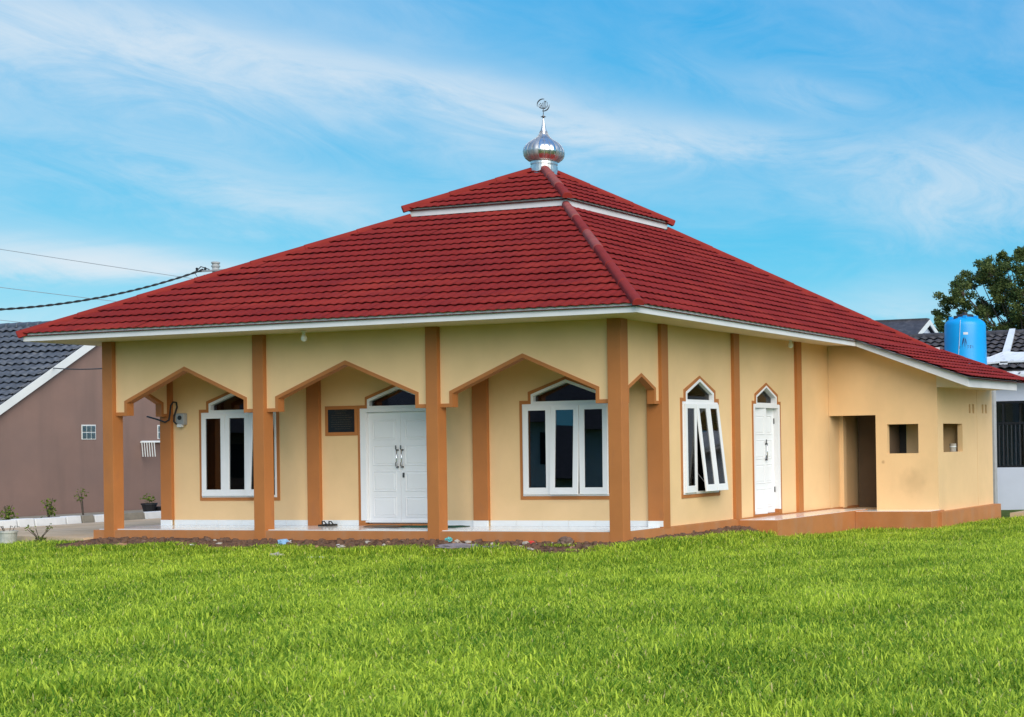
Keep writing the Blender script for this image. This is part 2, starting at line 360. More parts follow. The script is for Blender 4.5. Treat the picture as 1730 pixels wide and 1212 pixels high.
def wall(M, u0, u1, z0, z1, th, openings, o=0.0):
    """a slab of wall with openings; an opening is (breaks, bottom, top(u)) with top piecewise linear; returns an MB"""
    mb = MB(); us = {u0, u1}
    for br, zb, top in openings: us |= {b for b in br if u0 < b < u1}
    us = sorted(us)
    ztop = z1 if callable(z1) else (lambda u: z1)
    for a, b in zip(us, us[1:]):
        if b - a < 1e-5: continue
        mid = (a+b)/2; e = 1e-6
        op = next((q for q in openings if q[0][0] < mid < q[0][-1]), None)
        def piece(za0, zb0, za1, zb1):
            mb.prism(M, [(a, za0), (b, zb0), (b, zb1), (a, za1)], o, o - th)
        if op is None: piece(z0, z0, ztop(a), ztop(b))
        else:
            if op[1] is not None and op[1] > z0 + 1e-4: piece(z0, z0, op[1], op[1])
            piece(op[2](a+e), op[2](b-e), ztop(a), ztop(b))
    return mb
def opening_from(path, zb):
    """path: the closed counter-clockwise outline made by win_path"""
    us = sorted({round(p[0], 6) for p in path})
    pts = [p for p in path if p[1] > zb + 1e-4]           # the upper boundary from right to left
    pts = pts[::-1]
    def top(u):
        for (ua, za), (ub, zb_) in zip(pts, pts[1:]):
            if ua <= u <= ub and ub - ua > 1e-5: return za + (zb_-za) * (u-ua) / (ub-ua)
        return pts[0][1]
    return (us, zb, top)
def win_path(c, h, hsh, zb, zs, zsp, za):
    return [(c-h, zb), (c+h, zb), (c+h, zs), (c+hsh, zs), (c+hsh, zsp), (c, za), (c-hsh, zsp), (c-hsh, zs), (c-h, zs)]

# ------------------------------------------------------------------ ground
def sstep(t): t = max(0.0, min(1.0, t)); return t*t*(3-2*t)
def rectdist(x, y, x0, x1, y0, y1):
    dx = max(x0-x, 0, x-x1); dy = max(y0-y, 0, y-y1); return sqrt(dx*dx+dy*dy)
def gz(x, y):
    z = -0.37
    d = rectdist(x, y, -11.5, -0.2, 0.3, 3.6); z += 0.22 * sstep(1 - d/2.0)
    z += 0.06 * sstep((-11.6 - x) / 2.5) * sstep((y + 3.5) / 3.0)
    z -= 0.10 * sstep((x + .1) / .9) * sstep((y - 1.8) / 2.0)
    n = noise.noise(V((x*0.35, y*0.35, 0))) * 0.035 + noise.noise(V((x*1.3, y*1.3, 4))) * 0.012
    return z + n
def soil_amount(x, y):
    """how bare the ground is: a ragged strip along the plinth"""
    d = rectdist(x, y, -11.4, 0.0, 0.0, 3.9)
    wdt = 0.80 + 0.38 * noise.noise(V((x*0.8, y*0.8, 9))) + 0.18 * noise.noise(V((x*3, y*3, 2)))
    if x > 0.0: wdt *= 0.50
    s = sstep((wdt - d) / 0.35 + 0.5)
    d2 = rectdist(x, y, 0.0, 0.85, 3.95, 7.5); d3 = rectdist(x, y, 0.0, 2.7, 7.4, 12)
    s = max(s, sstep((0.14 + 0.12*noise.noise(V((x*2, y*2, 5))) - min(d2, d3)) / 0.15 + 0.5))
    return s
def axis_lines(fine0, fine1, st):
    L = [-900, -400, -200, -120, -80, -60, -45, -34, -28, -24]
    L = [q for q in L if q < fine0 - 1]; q = fine0
    while q <= fine1 + 1e-6: L.append(q); q += st
    return L + [q for q in (18, 22, 28, 36, 50, 80, 130, 250, 500, 900) if q > fine1 + 1]
xs = axis_lines(-18, 16, 0.2); ys = axis_lines(-18, 13, 0.2)
mb = MB()
mb.v = [(x, y, gz(x, y) if (abs(x) < 60 and abs(y) < 60) else -0.37) for y in ys for x in xs]
nx = len(xs)
mb.f = [(j*nx+i, j*nx+i+1, (j+1)*nx+i+1, (j+1)*nx+i) for j in range(len(ys)-1) for i in range(nx-1)]
ground = mb.build('ground', None, smooth=True, recalc=False); tag(ground, kind='structure')
ground.data.materials.append(MAT['ground_mix']); ground.data.materials.append(MAT['soil'])
at = ground.data.attributes.new('soil', 'FLOAT', 'POINT')
at.data.foreach_set('value', [soil_amount(v[0], v[1]) if (-18 < v[0] < 16 and -18 < v[1] < 13) else 0.0 for v in mb.v])
# the soil shows where the attribute says so
t = MAT['ground_mix'].node_tree; b = t.nodes['Principled BSDF']; src = b.inputs['Base Color'].links[0].from_socket
a_n = t.nodes.new('ShaderNodeAttribute'); a_n.attribute_name = 'soil'
g_n = t.nodes.new('ShaderNodeNewGeometry'); nn = t.nodes.new('ShaderNodeTexNoise'); nn.inputs['Scale'].default_value = 7; nn.inputs['Detail'].default_value = 6; t.links.new(g_n.outputs['Position'], nn.inputs['Vector'])
cr = t.nodes.new('ShaderNodeValToRGB'); cr.color_ramp.elements[0].position = .35; cr.color_ramp.elements[1].position = .7
cr.color_ramp.elements[0].color = (0.070, 0.038, 0.026, 1); cr.color_ramp.elements[1].color = (0.19, 0.115, 0.080, 1); t.links.new(nn.outputs[0], cr.inputs[0])
mx = t.nodes.new('ShaderNodeMix'); mx.data_type = 'RGBA'; t.links.new(a_n.outputs['Fac'], mx.inputs['Factor']); t.links.new(src, mx.inputs['A']); t.links.new(cr.outputs[0], mx.inputs['B']); t.links.new(mx.outputs['Result'], b.inputs['Base Color'])

# ------------------------------------------------------------------ driveway and kerb on the left
mb = MB(); 
road_edge = [(-17.3, .9), (-15.6, .6), (-14.4, .25), (-13.3, .05), (-12.3, -.15), (-11.77, -.2)]
top = [(x, y, -0.145) for x, y in road_edge] + [(-11.77, 40, -0.145), (-17.3, 40, -0.145)]
n = len(top); mb.add(top + [(x, y, -0.45) for x, y, z in top], [tuple(range(n))] + [(i, (i+1) % n, n+(i+1) % n, n+i) for i in range(n)])
tag(mb.build('driveway', 'concrete'), kind='structure')
kr = thing('kerb', (-17.4, 8, -0.15), 'low kerb of white painted and bare blocks along the mauve house', 'kerb')
y = 1.0
for i, (ln, w) in enumerate([(1.05, 1), (.8, 1), (.41, 1), (.77, 1), (.39, 1), (.33, 0), (.6, 1), (.75, 0), (.8, 1), (1.0, 1), (1.0, 0), (1.0, 1), (1.0, 1), (1.0, 0)]):
    dz = random.uniform(-.012, .012)
    MB().hexa([(-17.62, y, -.4), (-17.30, y, -.4), (-17.30, y+ln-.03, -.4), (-17.62, y+ln-.03, -.4), (-17.60, y, .03+dz), (-17.38, y, .03+dz), (-17.38, y+ln-.03, .03+dz), (-17.60, y+ln-.03, .03+dz)]).build('kerb_stone', 'kerb_white' if w else 'kerb_bare', kr, bevel=.012)
    y += ln
mb = MB().box(-20.45, -17.6, -2, 40, -0.5, -0.05); tag(mb.build('planting_bed', 'kerb_bare'), kind='structure')
# concrete yard behind the annex, in front of the white house
tag(MB().box(2.72, 30, 12.4, 16.95, -0.6, -0.33).build('yard', 'concrete'), kind='structure')

# ------------------------------------------------------------------ the mosque
HS = 3.6; O = 0.892
X1, X2, X3, W = -11.48, -7.834, -3.971, 0.25
YIN, YP = 1.34, 1.273        # inner wall face, pilaster face
XS = -0.066                  # side wall face
YI = 0.08                    # face of the panels between the verandah columns
mq = thing('mosque', (-5.7, 5.9, -0.37), 'cream mosque with red tiled two-tier hip roof and silver dome', 'mosque')

# plinth and floors
MB().box(-11.76, 0.0, 0.004, 11.7, -0.6, -0.004).build('plinth', 'plinth_brown', mq, bevel=.006)
tile_me = {}
def floor_tile(x0, x1, y0, y1, z):
    k = (round(x1-x0, 3), round(y1-y0, 3))
    if k not in tile_me: tile_me[k] = MB().box(0, k[0], 0, k[1], -0.006, 0.006).mesh('floor_tile', 'ceramic')
    o = bpy.data.objects.new('floor_tile', tile_me[k]); link(o, fl); o.location = (x0, y0, z)
fl = MB().box(-11.70, -0.07, 0.07, 1.33, -0.003, 0.001).build('verandah_floor', 'grout', mq)
x = -11.69
while x < -0.1:
    x1 = min(x+0.567, -0.075)
    for ya, yb in ((0.075, 0.40), (0.404, 0.86), (0.864, 1.325)):
        floor_tile(x, x1, ya, yb, 0.006)
    x += 0.57
# verandah columns
for x, w in ((X1, W), (X2, W), (X3, W), (-0.26, 0.263)):
    MB().box(x, x+w, -0.003, 0.222, -0.55, HS+.02).build('column', 'brown', mq, bevel=.004)
# pilasters of the inner wall, the corner column of the hall and the side pilasters
for x0, x1 in ((-11.483, -11.205), (-7.824, -7.527), (-4.009, -3.684)):
    MB().box(x0, x1, YP, YIN+.05, 0.012 if x0 < -5 and x0 > -9 else 0.118, HS+.02).build('pilaster', 'brown', mq, bevel=.003)
MB().box(-0.316, 0.003, YP, 1.495, -0.02, HS+.02).build('column', 'brown', mq, bevel=.004)
for y0 in (3.87, 6.56):
    MB().box(XS-.03, 0.002, y0, y0+0.222, -0.02, HS+.02).build('pilaster', 'brown', mq, bevel=.003)

# arched panels between the columns, with their brown bands
def arch(M, ua, ub, sh0, sh1, th, apex=3.078, o=0.0, zs=2.247, zsp=2.462, bw=.066):
    c = (sh0+sh1)/2
    outer = [(ua, zs), (sh0, zs), (sh0, zsp), (c, apex), (sh1, zsp), (sh1, zs), (ub, zs)]
    k = bw * 0.62
    inner = [(ua, zs-bw), (sh0+bw, zs-bw), (sh0+bw, zsp-k), (c, apex-bw*1.08), (sh1-bw, zsp-k), (sh1-bw, zs-bw), (ub, zs-bw)]
    mid = [((p[0]+q[0])/2, (p[1]+q[1])/2) for p, q in zip(outer, inner)]
    def top(u):
        for (a, za), (b, zb) in zip(mid, mid[1:]):
            if a <= u <= b and b-a > 1e-5: return za+(zb-za)*(u-a)/(b-a)
        return mid[0][1]
    us = sorted({p[0] for p in mid})
    p = wall(M, ua, ub, 0, HS+.01, th, [(us, None, top)], o).build('arch_panel', 'cream', mq)
    MB().band(M, outer, inner, o+.012, o-th-.012, closed=False).build('arch_band', 'brown', p)
F = FRONT(YI); S = SIDE(XS)
arch(F, X1+W-.02, X2+.02, -11.015, -8.05, .125)
arch(F, X2+W-.02, X3+.02, -7.381, -4.19, .125)
arch(F, X3+W-.02, -0.24, -3.53, -0.476, .125)
arch(S, 0.2, YP+.02, 0.275, 1.175, .125, apex=2.705, zs=2.235, zsp=2.46, bw=.055)
SL = lambda u, o, z: (-11.42 - o, u, z)
arch(SL, 0.2, YP+.02, 0.29, 1.19, .125, apex=2.705, zs=2.235, zsp=2.46, bw=.055)

# inner front wall and side wall with their openings
W1, DR, W2 = -9.54, -5.72, -2.02
def wp(c): return win_path(c, .995, .81, .495, 2.302, 2.462, 2.727)
def dp(c): return win_path(c, .94, .765, 0.012, 2.302, 2.455, 2.715)
def swp(c): return win_path(c, .69, .57, .48, 2.308, 2.458, 2.728)
def sdp(c): return win_path(c, .61, .495, 0.0, 2.302, 2.445, 2.677)
FI = FRONT(YIN)
ops = [opening_from(inset(wp(W1), .03), .525), opening_from(inset(dp(DR), .03), 0.02), opening_from(inset(wp(W2), .03), .525)]
ops[1] = (ops[1][0], None, ops[1][2])
wall(FI, -11.42, -0.3, 0.0, HS+.01, .12, ops).build('front_wall', 'cream', mq); wall(FI, -11.42, -0.3, 0.0, HS+.01, .03, ops, o=-.121).build('wall_lining', 'interior_shade', mq)
SW, SDR = 2.675, 5.29
ops = [opening_from(inset(swp(SW), .03), .51), opening_from(inset(sdp(SDR), .03), 0.02)]
ops[1] = (ops[1][0], None, ops[1][2])
wall(S, 1.40, 11.6, 0.0, HS+.01, .12, ops).build('side_wall', 'cream', mq); wall(S, 1.50, 11.4, 0.0, 3.3, .03, ops, o=-.121).build('wall_lining', 'interior_shade', mq)
MB().box(-11.42, -11.27, 1.342, 11.6, 0, HS).build('side_wall', 'cream', mq); MB().box(-11.268, -11.24, 1.5, 11.4, 0.03, 3.3).build('wall_lining', 'interior_shade', mq)
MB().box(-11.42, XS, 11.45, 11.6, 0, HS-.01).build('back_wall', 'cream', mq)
MB().box(-11.2, -0.25, 1.52, 11.4, 0.0, 0.03).build('hall_floor', 'interior_shade', mq)
MB().box(-11.2, -0.25, 1.52, 11.4, 3.3, 3.34).build('hall_ceiling', 'interior_shade', mq)
MB().box(-11.25, -0.22, 11.35, 11.44, 0.03, 3.3).build('hall_back_lining', 'interior_shade', mq)
# curtains seen dimly inside the left window
for cx in (-10.2, -9.62, -8.85):
    c = MB(); k = 14
    pts = [(cx - .16 + .32*i/k, 1.72 + .03*sin(i*2.2)) for i in range(k+1)]
    c.add([(x, y, .35) for x, y in pts] + [(x, y, 2.5) for x, y in pts], [(i, i+1, k+2+i, k+1+i) for i in range(k)]).build('curtain', 'curtain', mq, smooth=True)

# skirting tiles on the inner wall
x = -11.205; sk = []
def skirt(x0, x1, y):
    MB().box(x0+.003, x1-.003, y-.012, y+.02, 0.012, 0.116).build('skirting_tile', 'ceramic', mq, bevel=.002)
for a, b in ((-11.20, -7.83), (-7.522, -6.665), (-4.775, -4.015), (-3.68, -0.322)):
    n = max(1, round((b-a)/0.57)); 
    for i in range(n): skirt(a+(b-a)*i/n, a+(b-a)*(i+1)/n, YIN)
skirt(-11.483, -11.205, YP); skirt(-4.009, -3.684, YP); skirt(-0.312, -0.005, YP-.004)

def window(M, cu, path, fh, fz0, fz1, fan, nsash, angles, glass='glass_dark'):
    w = MB().band(M, inset(path, .058), inset(path, .10), .006, -.10).build('window', 'white_paint', mq)
    MB().band(M, path, inset(path, .066), .012, -.02).build('trim', 'brown', w)
    fr = MB()
    rect = [(cu-fh, fz0), (cu+fh, fz0), (cu+fh, fz1), (cu-fh, fz1)]
    fr.band(M, rect, inset(rect, .045), .022, -.07)
    fr.build('frame', 'white_paint', w, bevel=.003)
    # fanlight
    h, sp, ap = fan
    fp = [(cu-h, fz1-.005), (cu+h, fz1-.005), (cu+h, sp), (cu, ap), (cu-h, sp)]
    MB().band(M, fp, inset(fp, .05), .016, -.09).build('fanlight_frame', 'white_paint', w, bevel=.003)
    ip = inset(fp, .045); MB().prism(M, ip, -.060, -.065).build('pane', glass, w)
    a = cu-fh+.035; sw = (2*fh-.07)/nsash; zt = fz1-.035; zb = fz0+.03
    for i in range(nsash):
        an = radians(angles[i]); u0 = a+i*sw+.004; u1 = a+(i+1)*sw-.004
        def R(u, o, z, an=an):
            dz = z - zt; return M(u, .024 + o*cos(an) - dz*sin(an), zt + dz*cos(an) + o*sin(an))
        st = .105 if fh > .8 else .070
        ro = [(u0, zb), (u1, zb), (u1, zt), (u0, zt)]
        ri = [(u0+st, zb+.125), (u1-st, zb+.125), (u1-st, zt-.085), (u0+st, zt-.085)]
        MB().band(R, ro, ri, .034, 0.0).build('sash', 'white_paint', w, bevel=.003)
        g = [(p[0]+(-.01 if k in (0, 3) else .01), p[1]+(-.01 if k < 2 else .01)) for k, p in enumerate(ri)]
        MB().prism(R, g, .019, .014).build('pane', glass, w)
        # stay arm of an open light
        if abs(angles[i]) > 1:
            for uu in (u0+.012, u1-.012):
                p0 = V(M(uu, -.02, zb+.42)); p1 = V(R(uu, .01, zb+.16)); MB().tube([p0, p1], .006, 6).build('stay', 'dark_metal', w)
    return w
win = window(FI, W1, wp(W1), .93, .56, 2.238, (.745, 2.417, 2.672), 3, (0.3, 0.6, 3.2)); win['label'] = 'left verandah window with its right sash ajar'
win = window(FI, W2, wp(W2), .93, .56, 2.238, (.745, 2.417, 2.672), 3, (0.2, 2.4, 0.5)); win['label'] = 'right verandah window with its middle sash ajar'
win = window(S, SW, swp(SW), .635, .545, 2.236, (.505, 2.415, 2.672), 3, (0.0, 6.6, 6.6)); win['label'] = 'side window with two sashes swung out'

def leaf(M, u0, u1, z0, z1, root, o=0.0, gapstile=.10):
    lf = MB().prism(M, [(u0, z0), (u1, z0), (u1, z1), (u0, z1)], o, o-.04).build('door_leaf', 'door_white', root, bevel=.003)
    n = 4; hgt = (z1-z0-.16)/n
    for i in range(n):
        a = z0+.12+i*hgt; r = [(u0+gapstile, a), (u1-gapstile, a), (u1-gapstile, a+hgt-.10), (u0+gapstile, a+hgt-.10)]
        MB().band(M, r, inset(r, .022), o+.010, o-.002).build('moulding', 'door_white', root, bevel=.004)
        q = inset(r, .028); q2 = inset(r, .055)
        MB().add([M(u, o+.0, z) for u, z in q]+[M(u, o+.009, z) for u, z in q2], [(0,1,2,3),(4,5,6,7)]+[(k, (k+1) % 4, 4+(k+1) % 4, 4+k) for k in range(4)]).build('door_panel', 'door_white', root)
    return lf
def pull_handle(M, u, z, root, o):
    h = MB(); p = [M(u, o, z+.16), M(u, o+.05, z+.16), M(u, o+.05, z-.16), M(u, o, z-.16)]
    h.tube([M(u, o+.05, z-.17), M(u, o+.05, z+.17)], .009, 8); h.build('pull_bar', 'chrome', root, smooth=True)
    for dz in (.16, -.16):
        b = MB().tube([M(u, o-.002, z+dz), M(u, o+.052, z+dz)], .016, 8)
        b.tube([M(u-.02, o+.045, z+dz+.01), M(u-.02, o+.045, z+dz+.09)], .012, 6); b.build('bracket', 'dark_metal', root)
# main double door
pd = dp(DR)
dr = MB().band(FI, inset(pd, .06), inset(pd, .10), .004, -.10).build('double_door', 'white_paint', mq); dr['label'] = 'white panelled double door on the verandah'
MB().band(FI, pd[1:]+pd[:1], inset(pd, .066)[1:]+inset(pd, .066)[:1], .012, -.02, closed=False).build('trim', 'brown', dr)
fr = MB(); out_ = [(DR-.88, .11), (DR-.88, 2.238), (DR+.88, 2.238), (DR+.88, .11)]; in_ = [(DR-.745, .11), (DR-.745, 2.165), (DR+.745, 2.165), (DR+.745, .11)]
fr.band(FI, out_, in_, .02, -.13, closed=False); fr.build('frame', 'white_paint', dr, bevel=.003)
fp = [(DR-.715, 2.233), (DR+.715, 2.233), (DR+.715, 2.41), (DR, 2.655), (DR-.715, 2.41)]
MB().band(FI, fp, inset(fp, .05), .014, -.10).build('fanlight_frame', 'white_paint', dr, bevel=.003)
MB().prism(FI, inset(fp, .045), -.06, -.065).build('pane', 'glass_dark', dr)
leaf(FI, DR-.742, DR-.003, .052, 2.162, dr, o=-.045); leaf(FI, DR+.003, DR+.742, .052, 2.162, dr, o=-.045)
for u in (DR-.055, DR+.06): pull_handle(FI, u, 1.28, dr, -.045)
MB().prism(FI, [(DR+.05, .92), (DR+.085, .92), (DR+.085, 1.01), (DR+.05, 1.01)], -.030, -.046).build('lock_plate', 'dark_metal', dr)
MB().box(DR-.93, DR+.93, YIN-.01, YIN+.15, 0.0, .046).build('threshold', 'brown', dr)
for s_ in (-1, 1): MB().box(DR+s_*.84-.05, DR+s_*.84+.05, YIN-.014, YIN+.10, .046, .112).build('frame_foot', 'brown', dr)
# side double door, its near leaf standing ajar
ps = sdp(SDR)
sdo = MB().band(S, inset(ps, .05)[1:]+inset(ps, .05)[:1], inset(ps, .085)[1:]+inset(ps, .085)[:1], .004, -.13, closed=False).build('side_door', 'white_paint', mq); sdo['label'] = 'narrow white side door with its leaves ajar'
MB().band(S, ps[1:]+ps[:1], inset(ps, .056)[1:]+inset(ps, .056)[:1], .012, -.02, closed=False).build('trim', 'brown', sdo)
fr = MB(); out_ = [(SDR-.56, .10), (SDR-.56, 2.232), (SDR+.56, 2.232), (SDR+.56, .10)]; in_ = [(SDR-.49, .10), (SDR-.49, 2.165), (SDR+.49, 2.165), (SDR+.49, .10)]
fr.band(S, out_, in_, .016, -.14, closed=False); fr.build('frame', 'white_paint', sdo, bevel=.003)
fp = [(SDR-.44, 2.228), (SDR+.44, 2.228), (SDR+.44, 2.40), (SDR, 2.622), (SDR-.44, 2.40)]
MB().band(S, fp, inset(fp, .04), .014, -.13).build('fanlight_frame', 'white_paint', sdo, bevel=.003)
MB().prism(S, inset(fp, .035), -.10, -.105).build('pane', 'glass_dark', sdo)
def turned(M, u0, ang):
    ca, sa = cos(radians(ang)), sin(radians(ang))
    return lambda u, o, z: M(u0 + (u-u0)*ca - o*sa, -.09 + (u-u0)*sa + o*ca, z)
leaf(turned(S, SDR-.485, 9), SDR-.485, SDR-.005, .035, 2.16, sdo, o=.02, gapstile=.07)
leaf(turned(S, SDR+.485, 12), SDR+.005, SDR+.485, .035, 2.16, sdo, o=.0, gapstile=.07)
Th = turned(S, SDR-.485, 9)
for z in (1.28,): pull_handle(Th, SDR-.05, z, sdo, .02)
for z in (.45, 1.85): MB().prism(S, [(SDR+.47, z), (SDR+.492, z), (SDR+.492, z+.11), (SDR+.47, z+.11)], -.075, -.10).build('hinge', 'dark_metal', sdo)
MB().box(XS-.15, XS+.014, SDR-.60, SDR+.60, 0.0, .03).build('threshold', 'brown', sdo)
MB().box(XS-.14, XS+.010, SDR+.485, SDR+.575, .03, .105).build('frame_foot', 'brown', sdo)

# step at the side door and the annex plinth
MB().box(0.004, 0.84, 3.965, 8.2, -0.7, -0.026).build('side_step', 'plinth_brown', mq, bevel=.006)
st_ = MB().box(0.012, 0.80, 4.0, 8.2, -0.028, -0.020).build('step_paving', 'ceramic', mq)
MB().box(0.845, 2.60, 7.52, 8.3, -0.7, -0.045).build('annex_step', 'plinth_brown', mq, bevel=.006)
MB().box(0.845, 2.55, 7.56, 8.2, -0.046, -0.038).build('step_paving', 'ceramic', mq)
MB().box(2.40, 2.68, 7.95, 11.86, -0.7, -0.078).build('annex_plinth', 'plinth_brown', mq, bevel=.006)

# annex walls
XA, YA = 2.508, 8.2
def zver(x): return 3.60 - 0.345*(x-0.892)                 # underside of the annex roof along x
M = FRONT(YA)
ops = [([XS+.01, 1.06], None, lambda u: 2.03), ([1.33, 2.06], 1.184, lambda u: 1.82)]
wall(M, XS+.005, XA, -0.05, lambda u: min(HS+.01, zver(u)+.01) if u > .5 else HS+.01, .12, ops).build('annex_wall', 'annex_cream', mq)
M = SIDE(XA)
wall(M, YA+.001, 10.72, -0.08, 2.72, .12, [([8.535, 9.75], 1.195, lambda u: 1.82), ([10.19, 10.31], 2.06, lambda u: 2.27), ([10.42, 10.56], 2.06, lambda u: 2.27)], o=.001).build('annex_wall', 'annex_cream', mq)
wall(M, 10.735, 11.80, -0.08, 2.72, .12, [([11.08, 11.19], 2.07, lambda u: 2.28), ([11.31, 11.42], 2.07, lambda u: 2.28)], o=.001).build('annex_wall', 'annex_cream', mq)
MB().box(XA-.11, XA-.02, 10.70, 10.75, -.08, 2.7).build('wall_joint', 'annex_cream', mq)
MB().box(XS, XA-.12, 11.68, 11.8, -.05, 2.9).build('annex_wall', 'annex_cream', mq)
MB().box(1.24, XA-.13, 10.0, 10.1, -.05, 2.6).build('partition', 'annex_cream', mq)
MB().box(1.20, 1.30, 8.33, 9.99, -.05, 2.6).build('partition', 'annex_shade', mq)
MB().box(1.31, 1.47, 8.95, 9.05, -.05, 2.6).build('partition', 'interior_dark', mq)  # dark strip added to paint the shade in the annex window's left part
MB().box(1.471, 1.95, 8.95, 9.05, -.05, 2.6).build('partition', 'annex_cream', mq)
MB().box(0.035, 1.19, 9.55, 9.62, -.05, 2.6).build('passage_shade', 'annex_shade', mq)  # dark sheet added across the passage, its shade put into the colour
MB().box(XS-.01, 0.03, 8.75, 8.9, -0.02, HS-.3).build('pilaster', 'annex_cream', mq)
MB().box(XS, XA-.1, 8.2, 11.7, -.3, -.05).build('annex_floor', 'concrete', mq)
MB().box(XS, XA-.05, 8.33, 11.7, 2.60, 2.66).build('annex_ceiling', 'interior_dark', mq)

# ------------------------------------------------------------------ roof
roof = MB()
EO = O + 0.035                                    # tile edge overhang
DROOP = 0.0105
def ez(y): return 3.722 - DROOP * (y + O)         # height of the right-hand eave, sagging slightly to the back
XL = X1 - O
FLc, FRc = V((XL-.035, -EO, 3.722)), V((EO, -EO, 3.722))
BRc, BLc = V((EO, 12.66, ez(12.66))), V((XL-.035, 12.66, 3.722))
TX0, TX1, TY0, TY1 = -7.617, -3.802, 3.979, 7.794
TZ = 6.30
tFL, tFR, tBR, tBL = V((TX0, TY0, TZ)), V((TX1, TY0, TZ)), V((TX1, TY1, TZ)), V((TX0, TY1, TZ))
dz = V((0, 0, -.03))
for q in ((FLc, FRc, tFR, tFL), (FRc, BRc, tBR, tFR), (BRc, BLc, tBL, tBR), (BLc, FLc, tFL, tBL)): roof.add([p+dz for p in q], [(0, 1, 2, 3)])
ro = roof.build('roof', 'underlay', mq, recalc=False); ro['label'] = 'large red lower hip roof'
TW = 0.2; TILE_N = 6
def tile_verts(rh, lift, amp):
    rows = []
    L = rh + 0.055
    for vv, drop in ((L, 0.0), (0.0, 0.0), (-0.004, 0.013), (0.05, 0.016)):
        r = []
        for i in range(TILE_N+1):
            t = i/TILE_N; h = amp*(0.5-0.5*cos(2*pi*t)) ** 0.85
            k = lift*(1-vv/rh)
            r.append((t*TW, vv, h+k-drop))
        rows.append(r)
    return rows
def tile_slope(part, A, B, C, D, nrows, mat, single_rows, name='roof_tile', lift=.032, amp=.018, limit=300, jit=.004):
    e = (B-A).normalized(); s = ((C+D)/2-(A+B)/2); s = (s - e*s.dot(e)).normalized(); nrm = e.cross(s)
    Ltot = (B-A).length; hgt = (((C+D)/2-(A+B)/2)).dot(s); rh = hgt/nrows
    def lim(v): return (C-A).dot(e)*v/max(1e-6, (C-A).dot(s)), Ltot+(D-B).dot(e)*v/max(1e-6, (D-B).dot(s))
    tv = tile_verts(rh, lift, amp)
    quads = [(r*(TILE_N+1)+i, (r+1)*(TILE_N+1)+i, (r+1)*(TILE_N+1)+i+1, r*(TILE_N+1)+i+1) for r in range(3) for i in range(TILE_N)]
    proto = None; fld = MB(); cnt = 0
    mat4 = Matrix((e, s, nrm)).transposed().to_4x4()
    for row in range(nrows):
        v0 = row*rh; l0, r0 = lim(v0); l1, r1 = lim(v0+rh)
        k0, k1 = int(math.floor(min(l0, l1)/TW)), int(math.ceil(max(r0, r1)/TW))
        for k in range(k0, k1):
            t0 = k*TW; pan = (k+row*3)//7
            rnd = random.Random(pan*977+row*131+nrows); dzj = rnd.uniform(-jit, jit); tilt = rnd.uniform(-jit, jit)
            if t0+TW <= max(l0, l1) - .0 and t0+TW <= min(l0, l1): continue
            if t0 >= max(r0, r1): continue
            inside = t0 >= max(l0, l1) and t0+TW <= min(r0, r1)
            org = A+e*t0+s*v0+nrm*(dzj)
            if inside and row < single_rows and cnt < limit:
                if proto is None: proto = MB().add([p for r in tv for p in r], quads).mesh(name, mat, smooth=True, recalc=False)
                o = bpy.data.objects.new(name, proto); link(o, part); mm = mat4.copy(); mm.translation = org; o.matrix_basis = mm; cnt += 1
            else:
                vs = []
                for r in tv:
                    for (tt, vv, hh) in r:
                        la, ra = lim(max(0, v0+min(vv, rh)))
                        tq = min(max(t0+tt, la), ra) - t0
                        vs.append(org+e*tq+s*vv+nrm*hh)
                fld.add(vs, quads)
    if fld.v:
        f = fld.build('tile_field', mat, part, smooth=True, recalc=False); f['kind'] = 'stuff'
    return rh
tile_slope(ro, FLc, FRc, tFL, tFR, 17, 'roof_red', 5, limit=300)
tile_slope(ro, FRc, BRc, tFR, tBR, 17, 'roof_red', 0)
# annex roof: a shallower continuation of the right slope
AK = V((O-.02, 7.52, 3.655)); AE0 = V((3.56, 7.52, 2.765)); AE1 = V((3.56, 11.22, 2.775)); AB = V((0.93, 12.60, 3.62))
an = MB().add([AE0+dz, AE1+dz, AB+dz, AK+dz], [(0, 1, 2, 3)]).build('annex_roof', 'underlay', mq, recalc=False)
tile_slope(an, AE0+V((0, 0, .01)), AE1+V((0, 0, .01)), AK+V((0, 0, .02)), AB+V((0, 0, .02)), 8, 'roof_red', 0)
# upper tier
up = MB()
UO = 0.05; uz = 6.470; ap = V((-5.71, 5.887, 7.53))
uFL, uFR, uBR, uBL = V((TX0-UO, TY0-UO, uz)), V((TX1+UO, TY0-UO, uz)), V((TX1+UO, TY1+UO, uz)), V((TX0-UO, TY1+UO, uz))
up.add([p+dz for p in (uFL, uFR, uBR, uBL)]+[ap+dz], [(0, 1, 4), (1, 2, 4), (2, 3, 4), (3, 0, 4), (3, 2, 1, 0)])
ur = up.build('upper_roof', 'underlay', mq, recalc=False); ur['label'] = 'small red upper roof tier'
tile_slope(ur, uFL, uFR, ap, ap, 7, 'roof_red', 0)
tile_slope(ur, uFR, uBR, ap, ap, 7, 'roof_red', 0)
for a, b in (((TX0, TY0), (TX1, TY0)), ((TX1, TY0), (TX1, TY1)), ((TX1, TY1), (TX0, TY1)), ((TX0, TY1), (TX0, TY0))):
    d = (V((*b, 0))-V((*a, 0))).normalized(); nn_ = V((d.y, -d.x, 0)); a3, b3 = V((*a, 0)), V((*b, 0)); th = .03
    pts = [a3, b3, b3-d*th-nn_*th, a3+d*th-nn_*th]
    MB().hexa([p+V((0, 0, 6.325)) for p in pts]+[p+V((0, 0, 6.496)) for p in pts]).build('tier_fascia', 'fascia_white', ur)
MB().box(TX0+.12, TX1-.12, TY0+.12, TY1-.12, 5.9, 6.47).build('tier_wall', 'interior_dark', ur)

